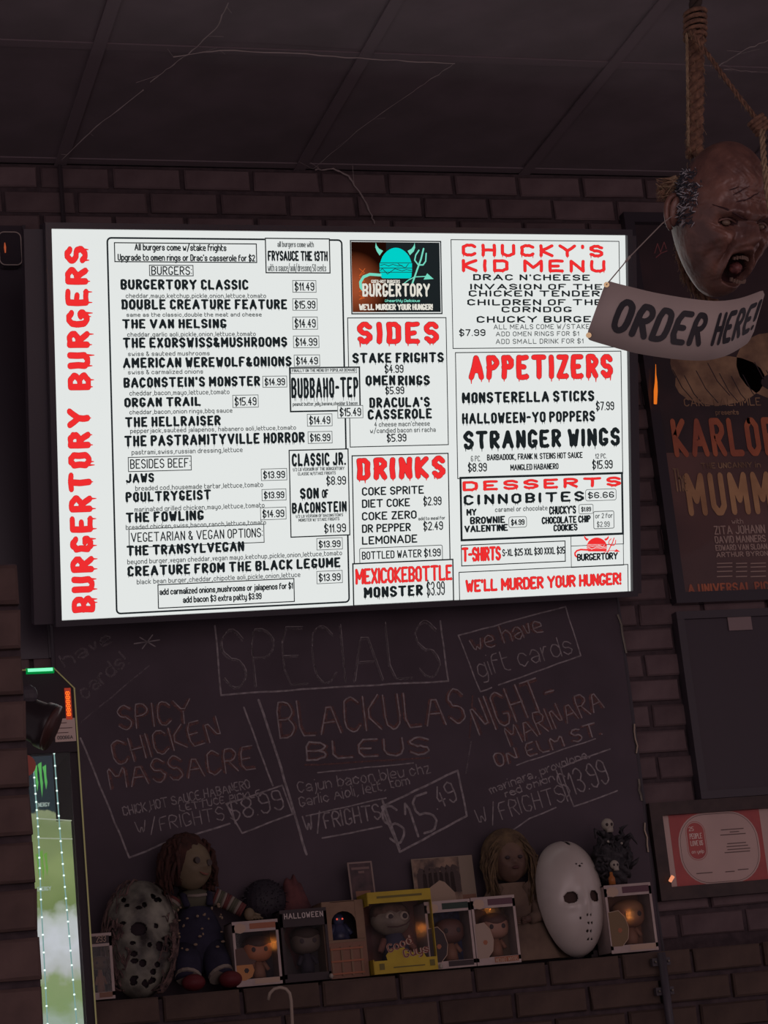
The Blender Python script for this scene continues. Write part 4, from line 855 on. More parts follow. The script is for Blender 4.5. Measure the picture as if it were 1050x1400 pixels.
# ================================================================== SHELF THINGS
def shelf(px0, px1, ytop, ybot, yf=-.17):
    a = at(px0, ybot, yf); b = at(px1, ybot-.09*(px1-px0), yf); xm = (px0+px1)/2
    h = at(px0+(ytop-ybot)*-.0, ytop, yf).z-LEDGE
    return a.x, b.x, at(xm-.1*(ybot-ytop)*.5, ytop, yf).z-LEDGE
cardw = mat('box_card_white', (.50, .40, .37), .6, (.42, .33, .31), 30); cardd = mat('box_card_dark', (.045, .032, .035), .6); cardbr = mat('box_card_brown', (.24, .12, .08), .6)
film = glass('window_film', (.97, .95, .94), .014, .035)
cream = mat('printed_cream', (.50, .36, .27), .6); rust = mat('rust_ink', (.36, .13, .07), .6); orng = mat('orange_ink', (.50, .22, .08), .6)
def window_box(label, x0, x1, h, d=.085, yf=-.175, head_m=None, body_m=None, back_m=None, border=cardw, banner=None, foot=None, art=None, number=None, band=.17, rz=0, z=0, open_left=False, name='figure_box', wt='', hat=None, foot_th=None, left=.0):
    w = x1-x0; t = thing(name, label, 'toy box', ((x0+x1)/2, yf+d/2, LEDGE+z), (0, 0, rz), 'boxed figures on the ledge'); k = .0025
    mb = MB(); bk = back_m or cardd
    mb.box((0, d/2-k/2, h/2), (w, k, h), bk); mb.box((-w/2+k/2, 0, h/2), (k, d, h), border if not open_left else bk); mb.box((w/2-k/2, 0, h/2), (k, d, h), border); mb.box((0, 0, k/2), (w, d, k), border); mb.box((0, 0, h-k/2), (w, d, k), border)
    mb.build('box_shell', t)
    mb = MB(); fy = -d/2; e = .006
    mb.box((0, fy, h-h*band/2), (w, k, h*band), border); mb.box((0, fy, h*.055), (w, k, h*.11), border); mb.box((-w/2+e/2, fy, h/2), (e, k, h*.9), border); mb.box((w/2-e/2, fy, h/2), (e, k, h*.9), border)
    mb.build('front_frame', t)
    mb = MB(); yy = fy-k/2-.0008
    if banner: mb.rect(-w*.12, h-h*band+.006, w/2-.006, h-.006, yy, banner); mb.flat([( -w*.33+w*.13*math.cos(a*.5236), h-h*band*.5-.003+h*band*.45*math.sin(a*.5236)*random.uniform(.85, 1.1)) for a in range(12)], yy, cream)
    if number: mb.rect(-w*.3, h-h*band+.006, w/2-.006, h-.006, yy, cardd); write(mb, number, (-w*.1, h-h*band+.009), (1, 0), (0, 1), w*.38, h*band*.5, .0012, yy-.0006, cream)
    if mb.v: mb.build('header_printing', t); mb = MB()
    if foot: mb.rect(-w*.1, .004, w/2-.006, h*.105, yy, foot)
    if foot_th: write(mb, foot_th, (-w*.08, h*.02), (1, 0), (0, 1), w*.5, h*.07, .0011, yy-.0006, cream)
    if mb.v: mb.build('footer_printing', t); mb = MB()
    if art == 'hat':
        mb.flat([(-w/2+.003, h*.58), (-w*.3, h*.6), (-w*.18, h*.42), (-w*.02, h*.38), (-w*.12, h*.33), (-w/2+.003, h*.33)], yy, mat('hat_print', (.10, .055, .045), .6))
        mb.flat([(-w/2+.003, h*.33), (-w*.13, h*.33), (-w*.09, h*.24), (-w*.15, h*.14), (-w*.3, h*.09), (-w/2+.003, h*.1)], yy, orng); mb.flat([(-w*.26+.006*math.cos(a), h*.24+.006*math.sin(a)) for a in range(6)], yy-.0005, cardd)
    if art in ('pale', 'olive', 'black'):
        am = {'pale': mat('pale_print', (.40, .30, .24), .6), 'olive': mat('olive_print', (.20, .13, .07), .6), 'black': cardd}[art]
        P = [(-w/2+.003, h*.10), (-w*.25, h*.1), (-w*.12, h*.2), (-w*.08, h*.36), (-w*.14, h*.52), (-w*.26, h*.62), (-w/2+.003, h*.6)]
        mb.flat(P, yy, am); mb.flat([(-w*.27+.006*math.cos(a), h*.33+.006*math.sin(a)) for a in range(6)], yy-.0005, rust)
        ribbon(mb, P[1:], .0012, yy-.0004, cream)
    if mb.v: mb.build('printed_portrait', t)
    if head_m:
        s = min(w*.27, h*.22); hz_ = h*.58; q = lambda d_, p: Vector([math.copysign(abs(v)**.7, v) for v in d_])*s*1.0
        fg = MB(); fg.ell((w*.10, 0, hz_-s*.1), (s, s, s), head_m, 24, 18, lambda d_, p: (math.copysign(abs(d_.x)**.75, d_.x)*s*1.15, math.copysign(abs(d_.y)**.75, d_.y)*s*.95, math.copysign(abs(d_.z)**.75, d_.z)*s*.95))
        fg.tube([(w*.1, 0, h*.13), (w*.1, 0, h*.25), (w*.1, 0, hz_-s)], [s*.55, s*.5, s*.3], body_m or cardbr, 12)
        for sg_ in (-1, 1): fg.tube([(w*.1+sg_*s*.4, 0, h*.36), (w*.1+sg_*s*.75, -.005, h*.24)], [s*.2, s*.17], body_m or cardbr, 8); fg.tube([(w*.1+sg_*s*.28, 0, h*.2), (w*.1+sg_*s*.28, 0, .004)], [s*.26, s*.28], body_m or cardbr, 8)
        f_ = fg.build('vinyl_figure', t, True)
        eb = MB()
        for sg_ in (-1, 1): eb.ell((w*.1+sg_*s*.5, -s*.93, hz_-s*.1), (s*.17, s*.06, s*.2), cardd, 10, 8)
        eb.build('eyes', f_)
        if hat: hb = MB(); hb.ell((w*.1, .002, hz_+s*.35), (s*1.2, s*1.1, s*.7), hat, 20, 12); hb.build('hair', f_, True)
    mb = MB(); mb.rect(-w/2+e, h*.11, w/2-e, h-h*band, fy+.0005, film); mb.build('window', t)
    return t
purple = mat('purple_ink', (.13, .06, .08), .6)
x0, x1, h = shelf(122, 158, 1276, 1370, -.175)
window_box('leftmost figure box on the ledge with white border, half hidden by the cooler', x0, x1, h, number='293', head_m=mat('dark_figure', (.10, .06, .04), .5), band=.2, foot=cardbr)
x0, x1, h = shelf(324, 387, 1258, 1346, -.18)
window_box('figure box with printed brown hat profile, right of the red-haired doll', x0, x1, h, banner=rust, head_m=mat('orange_figure', (.42, .16, .08), .5), art='hat', hat=mat('brown_hat', (.06, .035, .03), .6), foot=cream, foot_th='')
x0, x1, h = shelf(587, 650, 1231, 1319, -.17)
window_box('figure box with dark blue insert right of the bright yellow box', x0, x1, h, banner=mat('green_black_ink', (.03, .05, .04), .6), head_m=mat('brown_figure', (.12, .06, .05), .5), back_m=mat('blue_insert', (.05, .06, .16), .5, (.02, .02, .05), 60), art='black', foot=cardd)
x0, x1, h = shelf(652, 712, 1225, 1313, -.175)
window_box('figure box with pale mask print in front of the blonde doll', x0, x1, h, banner=purple, head_m=mat('flesh_figure', (.34, .19, .14), .5), back_m=cardbr, art='pale', foot=rust, foot_th='MICHAEL MYERS', hat=mat('dark_hair_fig', (.08, .04, .035), .6))
x0, x1, h = shelf(836, 900, 1208, 1301, -.175)
b5 = window_box('rightmost figure box on the ledge, right of the white hockey mask', x0, x1, h, banner=purple, head_m=mat('brown_figure2', (.22, .11, .07), .5), back_m=cardbr, art='olive', foot=cream, hat=mat('tan_hair', (.25, .13, .07), .6))
B5 = (x0, x1, h)
x0, x1, h = shelf(808, 830, 1226, 1303, -.085)
window_box('narrow dark figure box between white hockey mask and the rightmost box', x0, x1, h, head_m=None, d=.045, yf=-.085, banner=None, border=cardd)
# dark box with title
x0, x1, h = shelf(390, 454, 1242, 1334, -.18)
t = window_box('dark film figure box with a silver title across its top', x0, x1, h, border=cardd, head_m=mat('olive_grey_mask', (.11, .085, .07), .5), body_m=mat('navy_cloth', (.03, .025, .04), .7), hat=mat('dark_hair2', (.04, .025, .02), .7), band=.24)
mb = MB(); w = x1-x0; write(mb, 'HALLOWEEN', (-w*.42, h*.87), (1, 0), (0, 1), w*.84, .013, .0022, -.0475, mat('silver_ink', (.55, .47, .44), .5), gap=2); mb.build('title_lettering', t)
# tan card box with arch
x0, x1, h = shelf(448, 504, 1232, 1330, -.16); w = x1-x0
t = thing('arched_window_box', 'tan card box with arched window left of the bright yellow box', 'toy box', ((x0+x1)/2, -.115, LEDGE)); TBX = (x0, x1, h)
tan = mat('tan_card', (.27, .17, .11), .7, (.21, .13, .085), 20)
mb = MB(); k = .0025; d = .09
mb.box((0, d/2, h/2), (w, k, h), cardd)
for s in (-1, 1): mb.box((s*w/2, 0, h/2), (k, d, h), tan)
mb.box((0, 0, h), (w, d, k), tan); mb.box((0, 0, k/2), (w, d, k), tan); mb.box((0, 0, h*.47), (w, d, k), tan)
A0 = w*.30; zb_, zm = h*.50, h*.72
mb.box((-w/2+(w/2-A0)/2, -d/2, (h+zb_)/2), (w/2-A0, k, h-zb_), tan); mb.box((w/2-(w/2-A0)/2, -d/2, (h+zb_)/2), (w/2-A0, k, h-zb_), tan)
for i in range(8):
    a0, a1 = math.pi*i/8, math.pi*(i+1)/8
    mb.flat([(A0*math.cos(a0), zm+A0*.9*math.sin(a0)), (A0*math.cos(a1), zm+A0*.9*math.sin(a1)), (A0*math.cos(a1), h), (A0*math.cos(a0), h)], -d/2, tan)
mb.box((0, -d/2, h*.48), (w, k, .006), tan); mb.build('box_shell', t)
mb = MB(); mb.rect(-w/2, 0, w/2, h*.47, -d/2-.0003, cardbr)
for i in range(4): mb.box((-w*.36+i*w*.24, -d/2-.002, h*.22), (.005, .003, h*.38), tan)
for i in range(3): mb.box((0, -d/2-.003, h*.06+i*h*.16), (w*.8, .003, .004), rust)
mb.build('printed_door', t)
fg = MB(); blue = mat('blue_robe', (.07, .08, .15), .35, (.03, .03, .06), 30)
fg.ell((0, 0, h*.78), (.014, .013, .017), blue, 16, 12); fg.tube([(0, 0, h*.48), (0, 0, h*.6), (0, 0, h*.76)], [.026, .022, .008], blue, 14)
for s in (-1, 1): fg.tube([(s*.012, 0, h*.70), (s*.026, -.012, h*.58)], [.008, .005], blue, 8)
f_ = fg.build('robed_figure', t, True); eb = MB()
for s in (-1, 1): eb.ell((s*.0065, -.013, h*.785), (.0022, .0015, .0022), emis('eye_red', (1, .12, .08), .6), 8, 6)
tag(eb.build('eyes', f_), 'glowing red eyes')
# yellow box
x0, x1, h = shelf(512, 598, 1217, 1325, -.19); w = x1-x0
yel = mat('yellow_card', (.52, .38, .035), .6, (.45, .32, .03), 25); d = .10
t = thing('yellow_toy_box', 'bright yellow toy box with a large clear window and red brown lettering', 'toy box', ((x0+x1)/2, -.19+d/2, LEDGE)); YB = (x0, x1, h)
mb = MB(); mb.box((0, d/2, h/2), (w, k, h), mat('orange_brown_card', (.22, .09, .06), .6, (.10, .05, .05), 12))
mb.box((0, 0, h-k/2), (w, d, k), yel); mb.box((0, 0, k/2), (w, d, k), yel); mb.box((w/2, 0, h/2), (k, d, h), yel)
mb.box((-w/2, 0, h*.92), (k, d, h*.16), yel); mb.box((-w/2, 0, h*.09), (k, d, h*.18), yel); mb.box((-w/2, d/2-.006, h/2), (k, .012, h), yel); mb.build('box_shell', t)
mb = MB(); fy = -d/2
mb.box((0, fy, h*.93), (w, k, h*.14), yel); mb.build('front_frame', t); mb = MB(); mb.box((0, fy, h*.08), (w, k, h*.16), yel)
mb.prism([(-w*.28, h*.15), (w*.34, h*.15), (w*.3, h*.22), (w*.05, h*.24), (-.0, h*.30), (-w*.22, h*.29), (-w*.3, h*.22)], fy-.001, fy+.001, yel); mb.build('front_frame', t)
mb = MB(); yy = fy-.0025
mb.rect(-w*.36, h*.93-.002, w*.36, h*.93+.003, yy, mat('olive_ink', (.16, .13, .03), .6)); mb.rect(-w*.2, h*.06, w*.3, h*.075, yy, mat('olive_ink', (.16, .13, .03), .6))
for cx_ in (-.38, .42): mb.rect(w*cx_-.006, h*.05, w*cx_+.006, h*.05+.014, yy, mat('olive_ink', (.16, .13, .03), .6))
mb.build('box_printing', t); mb = MB()
gr = mat('lettering_red_brown', (.20, .05, .04), .6)
for tt, ox, oz, ang in (('Good', -w*.25, h*.245, .30), ('Guys', -w*.02, h*.17, .14)):
    U = (math.cos(ang), math.sin(ang)); V = (-U[1], U[0]); st = random.getstate()
    write(mb, tt, (ox-.001, oz-.001), U, V, w*.42, .021, .0052, yy+.0002, cream, smooth=True); random.setstate(st); write(mb, tt, (ox, oz), U, V, w*.42, .020, .0024, yy-.0006, gr, smooth=True)
mb.build('toy_lettering', t)
fg = MB(); grey = mat('grey_vinyl', (.24, .20, .16), .45, (.16, .13, .11), 30)
fg.ell((-.012, 0, h*.66), (.046, .036, .036), grey, 30, 22, lambda d_, p: (p.x, p.y-.008*gs(d_.x, d_.z, -.2, -.2, .5, .4), p.z*(1+.1*d_.x)))
fg.tube([(-.005, 0, h*.18), (-.005, 0, h*.34), (-.008, 0, h*.5)], [.034, .03, .018], mat('denim', (.06, .06, .10), .8), 16)
for s in (-1, 1): fg.tube([(-.005+s*.026, 0, h*.42), (-.005+s*.042, -.012, h*.28)], [.010, .007], mat('stripe_knit', (.22, .10, .08), .8), 8)
f_ = fg.build('vinyl_figure', t, True)
eb = MB()
for sx_ in (-.022, .012):
    eb.ell((sx_, -.034, h*.69), (.0105, .005, .0105), mat('eye_ring', (.40, .34, .28), .3), 16, 10); eb.ell((sx_+.001, -.0375, h*.69), (.0065, .004, .0065), cardd, 14, 8)
eb.build('eyes', f_, True)
eb = MB(); eb.tube([(-.030, -.034, h*.575), (-.008, -.040, h*.56), (.014, -.038, h*.585), (.026, -.03, h*.63)], .0016, mat('mouth_line', (.09, .05, .05), .5), 5); eb.build('mouth', f_)
eb = MB(); eb.ell((-.012, .004, h*.75), (.047, .036, .026), mat('brown_hair', (.12, .07, .05), .8, (.07, .04, .03), 60), 22, 14, lambda d_, p: p*(1+.06*math.sin(14*d_.x))); eb.build('hair', f_, True)
mb = MB(); mb.rect(-w/2, h*.16, w/2, h*.86, fy, film); mb.build('window', t)

# goalie masks
def mask(name, label, loc, rot, s, m, spots, dark, big=(.33, .05), eyes=None):
    t = thing(name, label, 'mask', loc, rot, 'hockey masks on the ledge'); a, b, c = .083*s, .072*s, .135*s; nu, nv = 110, 150
    holes = (eyes or [(-big[0], big[1], .19, .105), (big[0], big[1], .19, .105)])+spots; vs, fs = [], []
    for j in range(nv+1):
        for i in range(nu+1):
            u = -1+2*i/nu; v = -1+2*j/nv
            wz = math.sqrt(max(0, 1-abs(v)**2.5)) * (1-.16*max(0, -v)); th = u*math.pi/2
            x = a*math.sin(th)*wz; y = -b*math.cos(th)*(wz**.8)-.010*s*gs(x/a, v, 0, -.15, .16, .22)-.006*s*gs(x/a, v, 0, .5, .5, .3)
            for q in (-1, 1): y += .006*s*gs(x/a, v, q*big[0], big[1], .26, .15)-.004*s*gs(x/a, v, q*.4, -.2, .2, .08)
            vs.append((x, y, c*v))
    ok = lambda p: all(math.hypot((p[0]/a-h_[0])/h_[2], (p[2]/c-h_[1])/h_[3]) > 1 for h_ in holes)
    for j in range(nv):
        for i in range(nu):
            f = (j*(nu+1)+i, j*(nu+1)+i+1, (j+1)*(nu+1)+i+1, (j+1)*(nu+1)+i); ce_ = [sum(vs[k][q] for k in f)/4 for q in range(3)]
            if ok(ce_): fs.append(f)
    mb = MB(); mb.add(vs, fs, m); o = mb.build('mask_shell', t, True); sd = o.modifiers.new('thickness', 'SOLIDIFY'); sd.thickness = .003*s; sd.offset = 0
    mb = MB(); mb.ell((0, 0, 0), (a*.93, b*.86, c*.93), dark, 24, 18, lambda d_, p: (p.x, min(p.y, .0)*1, p.z)); mb.build('lining', t, True)
    mb = MB()
    for sx in (-1, 1): mb.tube([(sx*a*.97, 0, .02*s), (sx*a*.8, .03*s, .03*s), (sx*a*.2, .06*s, .03*s)], .003*s, black, 6)
    mb.build('strap', t)
    return t
wm = mat('white_mask_plastic', (.55, .49, .45), .3, (.44, .385, .355), 6, spec=.5)
sp_ = [(0, .46, .045, .026), (-.09, .50, .03, .018), (.09, .50, .03, .018)]+[(q*.12+.04*(k % 2), -.38-.13*k, .036, .023) for k in range(4) for q in (0, 1)]+[(-.2, -.42, .03, .02)]+[(0, .97, .07, .10)]
c = at(778, 1234, -.115)
mask('hockey_mask', 'glossy white hockey mask standing at the right of the ledge', (c.x, -.115, LEDGE+.139), (math.radians(-6), 0, math.radians(10)), 1.02, wm, sp_, mat('mask_lining', (.06, .035, .03), .8), (.38, -.06))
gm_ = mat('mouldy_mask', (.27, .26, .21), .5, (.035, .028, .028), 16, .6)
random.seed(3); sp2 = [(random.uniform(-.7, .7), random.uniform(-.85, .8), random.uniform(.04, .1), random.uniform(.03, .055)) for _ in range(30)]
c = at(196, 1292, -.13)
gt = mask('grimy_hockey_mask', 'grimy grey hockey mask full of holes, propped left of the red-haired doll', (c.x-.005, -.12, LEDGE+.125), (math.radians(-8), math.radians(8), math.radians(6)), .98, gm_, sp2, mat('dirty_lining', (.03, .02, .025), .9), eyes=[(-.27, .06, .21, .115), (.34, -.20, .14, .085), (-.12, -.5, .1, .06), (.2, -.62, .09, .05), (0, -.8, .08, .05)])
mb = MB()
mesh_cord = mat('grimy_cord', (.16, .10, .09), .9, (.06, .04, .04), 60)
for k in range(120):
    th = random.choice([random.uniform(-1.7, -.75), random.uniform(.55, 1.5)]); P = []; zc = random.uniform(-.11, .11)
    for i in range(7):
        th += random.uniform(-.14, .14); zc += random.uniform(-.022, .022); r_ = math.sqrt(max(.1, 1-(zc/.15)**2)); P.append((.088*math.sin(th)*r_, -.078*math.cos(th)*r_, max(-.118, min(.13, zc))))
    mb.tube(P, random.uniform(.001, .003), mesh_cord, 4)
o = mb.build('tangled_netting', gt); o['kind'] = 'stuff'

# red-haired rag doll (plain stand-in)
c = at(290, 1349, -.13)
dl = thing('rag_doll', 'rag doll with auburn hair, striped sleeves and navy speckled overalls', 'doll', (c.x-.02, -.11, LEDGE)); 
knit = [mat('knit_red', (.13, .04, .038), .9), mat('knit_cream', (.24, .20, .17), .9), mat('knit_olive', (.09, .085, .06), .9)]
navy = mat('navy_cloth2', (.028, .026, .05), .9, (.02, .018, .035), 30); dface = mat('doll_face', (.19, .145, .09), .6, (.14, .105, .068), 15); auburn = mat('auburn_yarn', (.065, .026, .02), .9, (.04, .018, .015), 50)
mb = MB(); mb.ell((0, .0, .125), (.058, .040, .085), navy, 28, 20, lambda d_, p: (p.x*(1-.25*d_.z), p.y, p.z)); 
for s in (-1, 1): mb.tube([(s*.028, -.005, .095), (s*.034, -.028, .06), (s*.036, -.04, .03)], [.032, .032, .030], navy, 16)
for s in (-1, 1): mb.tube([(s*.026, -.036, .19), (s*.03, -.02, .215), (s*.03, .01, .22)], [.008, .008, .008], navy, 8)
body = mb.build('overalls', dl, True)
mb = MB(); random.seed(11); fl = mat('floral_print', (.25, .18, .125), .9)
for k in range(34):
    th = random.uniform(-1.1, 1.1); zz = random.uniform(.03, .19); r_ = math.sqrt(max(.2, 1-((zz-.125)/.12)**2)); q = Vector((.060*math.sin(th)*r_*1.05, -.045*math.cos(th)*r_-.012, zz)); mb.ell(q, (random.uniform(.002, .005), .003, random.uniform(.002, .004)), fl, 7, 5)
o = mb.build('printed_sprigs', dl); o['kind'] = 'stuff'
mb = MB(); mb.ell((0, 0, .205), (.045, .032, .026), knit[2], 20, 12); mb.tube([(-.022, -.028, .214), (0, -.034, .212), (.022, -.028, .214)], .004, knit[1], 6); mb.build('jumper', dl, True)
def sleeve(P, lab):
    mb = MB(); P = [Vector(p) for p in P]; n = 13; rr_ = []
    for i in range(n):
        f0, f1 = i/n*(len(P)-1), (i+1)/n*(len(P)-1); g = lambda f: P[min(int(f), len(P)-2)]+(P[min(int(f), len(P)-2)+1]-P[min(int(f), len(P)-2)])*(f-min(int(f), len(P)-2))
        mb.tube([g(f0), g(f1)], [.021-.0004*i, .021-.0004*(i+1)], knit[(0, 1, 2, 2, 1, 0, 0, 1, 2, 2, 1, 0, 0)[i]], 14)
    mb.build('sleeve', dl, True)
    hd = MB(); e = P[-1]; dr = (P[-1]-P[-2]).normalized(); hd.ell(e+dr*.016, (.013, .011, .015), dface, 12, 10)
    for k in range(4): hd.tube([e+dr*.02+Vector(((k-1.5)*.006, 0, 0)), e+dr*.038+Vector(((k-1.5)*.0075, -.004, 0))], [.0036, .0026], dface, 6)
    hd.tube([e+dr*.012+Vector((.01, 0, 0)), e+dr*.024+Vector((.018, -.003, 0))], [.004, .003], dface, 6); hd.build('hand', dl, True)
sleeve([(-.045, 0, .208), (-.072, -.008, .175), (-.078, -.016, .13)], 'l'); sleeve([(.045, 0, .210), (.075, -.004, .195), (.108, -.010, .172)], 'r')
hm = Matrix.Rotation(math.radians(30), 3, 'Z') @ Matrix.Rotation(math.radians(9), 3, 'Y'); hc = Vector((-.004, -.010, .283))
def dollface(d_, p, A=1):
    x, y, z = d_; f = max(0, -y); dy = .012*gs(x, z, 0, -.1, .16, .14)+.006*gs(x, z, .5, -.3, .3, .25)+.006*gs(x, z, -.5, -.3, .3, .25)+.008*gs(x, z, 0, -.75, .3, .2)-.006*gs(x, z, .4, .05, .2, .14)-.006*gs(x, z, -.4, .05, .2, .14)+.004*gs(x, z, 0, -.45, .25, .07)
    return (p.x, p.y-dy*f*A, p.z)
mb = MB(); mb.ell((0, 0, 0), (.047, .044, .056), dface, 40, 32, dollface); mb.map(lambda v: hm @ Vector(v)+hc); hd_ = mb.build('head', dl, True)
mb = MB()
for s in (-1, 1): mb.tube([(s*.018, -.036, .004), (s*.018, -.043, .004)], .0075, mat('button_eye', (.05, .035, .03), .3), 14)
mb.map(lambda v: hm @ Vector(v)+hc); mb.build('button_eyes', hd_)
mb = MB(); mb.tube([(-.013, -.046, -.022), (-.005, -.050, -.026), (.005, -.050, -.026), (.013, -.046, -.022)], [.0012, .0026, .0026, .0012], mat('stitched_mouth', (.20, .08, .06), .8), 6); mb.map(lambda v: hm @ Vector(v)+hc); mb.build('mouth', hd_)
mb = MB(); random.seed(5)
mb.ell((-.004, .014, .012), (.062, .046, .064), auburn, 30, 22, lambda d_, p: p*(1+.05*math.sin(17*d_.x+5*d_.z)))
for k in range(230):
    th = random.uniform(.9, 5.38); ph = random.uniform(-.5, 1.4); d_ = Vector((math.sin(th)*math.cos(ph), -math.cos(th)*math.cos(ph), math.sin(ph))); p = Vector((d_.x*.060-.003, d_.y*.05+.01, d_.z*.062+.012))
    mb.tube([p, p+d_*.012+Vector((0, 0, -.012)), p+d_*.010+Vector((random.uniform(-.01, .01), 0, -.036)), p+d_*.002+Vector((random.uniform(-.01, .01), 0, -.058 if d_.x < 0 else -.035))], [.004, .0045, .004, .002], auburn, 5)
mb.map(lambda v: hm @ Vector(v)+hc); mb.build('yarn_hair', hd_, True)
mb = MB(); shoe = mat('red_shoe', (.11, .014, .018), .6)
for s in (-1, 1): mb.ell((s*.042+.012, -.062, .019), (.027, .026, .019), shoe, 18, 12)
mb.build('shoes', dl, True)
mb = MB()
for s in (-1, 1): mb.tube([(s*.036, -.042, .036), (s*.038, -.046, .030)], .030, knit[1], 14)
mb.build('cuffs', dl)

# pale doll
c = at(708, 1307, -.07); wd = thing('blonde_doll', 'pale long-haired doll in a faded robe left of the white hockey mask', 'doll', (c.x-.004, -.088, LEDGE))
pale = mat('faded_cloth', (.21, .145, .105), .9, (.11, .075, .06), 12, .6); straw = mat('straw_hair', (.15, .10, .055), .9, (.085, .055, .035), 60, .4); pface = mat('waxy_face', (.17, .105, .075), .6, (.09, .05, .042), 18)
mb = MB(); n = 20; vs_, fs_ = [], []
for j in range(13):
    f = j/12; z = .005+.185*(1-f); r_ = .032+.060*f
    for i in range(40): a = 2*math.pi*i/40; w_ = 1+.10*f*math.sin(7*a+2*f)+.04*math.sin(13*a); vs_.append((r_*w_*math.cos(a)*1.15+.018*f, r_*w_*math.sin(a)*.38, z))
for j in range(12):
    for i in range(40): fs_.append((j*40+i, j*40+(i+1) % 40, (j+1)*40+(i+1) % 40, (j+1)*40+i))
mb.add(vs_, fs_, pale); mb.build('robe', wd, True)
mb = MB()
for s in (-1, 1): mb.tube([(s*.035, 0, .185), (s*.062, -.008, .145), (s*.05, -.025, .105), (s*.028, -.036, .10)], [.018, .02, .018, .012], pale, 12)
mb.build('sleeves', wd, True)
mb = MB()
for s in (-1, 1):
    mb.ell((s*.018, -.040, .10), (.011, .008, .009), pface, 12, 8)
    for k in range(4): mb.tube([(s*.014, -.044, .104-.004*k), (s*.002, -.046, .103-.004*k)], [.0025, .0018], pface, 5)
mb.build('hands', wd, True)
mb = MB(); mb.ell((0, -.01, .243), (.040, .038, .052), pface, 36, 28, dollface); hd_ = mb.build('head', wd, True)
mb = MB()
for s in (-1, 1): mb.ell((s*.016, -.045, .247), (.006, .004, .0045), cardd, 10, 8)
mb.ell((0, -.050, .222), (.009, .004, .004), mat('dark_lip', (.08, .03, .03), .6), 12, 8); mb.build('eyes_and_mouth', hd_, True)
mb = MB(); random.seed(9); mb.ell((0, .006, .258), (.063, .044, .064), straw, 28, 20)
for k in range(300):
    th = random.uniform(.50, 5.78); ph = random.uniform(-.1, 1.45); d_ = Vector((math.sin(th)*math.cos(ph), -math.cos(th)*math.cos(ph), math.sin(ph))); p = Vector((d_.x*.058, d_.y*.05+.005, d_.z*.062+.255)); sx = 1 if d_.x > 0 else -1
    q1 = Vector((sx*random.uniform(.045, .068), min(p.y, -.01)*.9, random.uniform(.2, .235))); q2 = Vector((sx*random.uniform(.035, .065), q1.y*.8-.01, random.uniform(.13, .175)))
    mb.tube([p, (p+q1)/2+d_*.01, q1, q2], [.002, .003, .003, .0012], straw, 4)
mb.build('long_hair', wd, True)

# dark wig and red cloth behind
c = at(358, 1236, -.05); wg = thing('black_spiky_wig', 'black spiky fur ball behind the figure box right of the red-haired doll', 'wig', (c.x, -.078, LEDGE)); random.seed(21)
mb = MB(); hz_ = at(358, 1202, -.05).z-LEDGE; fur = mat('black_fur', (.025, .02, .028), .6); mb.ell((0, 0, hz_-.055), (.052, .038, .052), fur, 24, 16)
for k in range(420):
    d_ = Vector([random.gauss(0, 1) for _ in range(3)]).normalized(); p = Vector((d_.x*.05, d_.y*.036, d_.z*.05+hz_-.055)); mb.tube([p, p+d_*.007+Vector((random.uniform(-.004, .004), 0, -.003))], [.0016, .0004], fur, 3)
mb.build('fur', wg)
mb = MB(); mb.tube([(0, 0, 0), (0, 0, hz_-.07)], [.030, .016], black, 14); mb.build('stand', wg, True)
c = at(398, 1236, -.045); rc = thing('crumpled_red_cloth', 'crumpled dark red cloth behind the dark film figure box', 'cloth', (c.x, -.075, LEDGE)); hz_ = at(398, 1200, -.045).z-LEDGE
mb = MB(); mb.ell((0, 0, hz_/2), (.040, .028, hz_/2), mat('dark_red_cloth', (.14, .05, .05), .9, (.07, .03, .035), 25, .6), 40, 30, lambda d_, p: (p.x*(1+.12*math.sin(11*d_.z+4*d_.x)), p.y, p.z*(1+.05*math.sin(13*d_.x)))); mb.build('folded_cloth', rc, True)

# small card, photo print, gnarled ornament: they stand on the boxes
x0, x1, h = TBX; c = at(500, 1222, -.12); zt_ = at(497, 1177, -.12).z
kd = thing('small_picture_card', 'small pale-edged picture card standing on the tan card box', 'card', (c.x, -.10, LEDGE+h+.002), (math.radians(-6), 0, 0)); hh = zt_-LEDGE-h; ww = .060
mb = MB(); mb.box((0, 0, hh/2), (ww, .003, hh), mat('card_edge', (.26, .19, .17), .6)); mb.build('card', kd)
mb = MB(); mb.rect(-ww/2+.004, .004, ww/2-.004, hh-.004, -.002, mat('card_picture', (.10, .06, .065), .6, (.05, .035, .04), 40)); mb.rect(-ww*.3, .006, ww*.3, hh*.25, -.0022, cardbr)
mb.rect(-ww*.36, hh*.80, ww*.36, hh*.86, -.0022, mat('card_marks', (.2, .13, .12), .6)); mb.rect(-ww*.1, hh*.70, ww*.14, hh*.76, -.0022, MATS['card_marks']); mb.build('card_print', kd)
c0_, c1_ = at(576, 1226, -.11), at(660, 1218, -.11); zt_ = at(612, 1168, -.11).z; xm = (c0_.x+c1_.x)/2
hbx = at(618, 1231, -.17).z-LEDGE
ph_ = thing('sepia_photograph', 'sepia group photograph with a pale right edge standing behind the boxed figures', 'photograph', (xm, -.07, LEDGE), (math.radians(-3), 0, 0)); hh = zt_-LEDGE; ww = c1_.x-c0_.x
mb = MB(); mb.box((0, 0, hh/2), (ww, .004, hh), mat('photo_card', (.26, .20, .15), .5)); mb.build('photo_backing', ph_)
mb = MB(); fz = hh-.105
mb.rect(-ww/2+.002, fz, ww*.27, hh-.002, -.0024, mat('sepia_print', (.30, .20, .14), .5, (.05, .032, .03), 34)); random.seed(4)
sd_ = mat('sepia_dark', (.06, .038, .035), .5); sl_ = mat('sepia_light', (.36, .26, .19), .5)
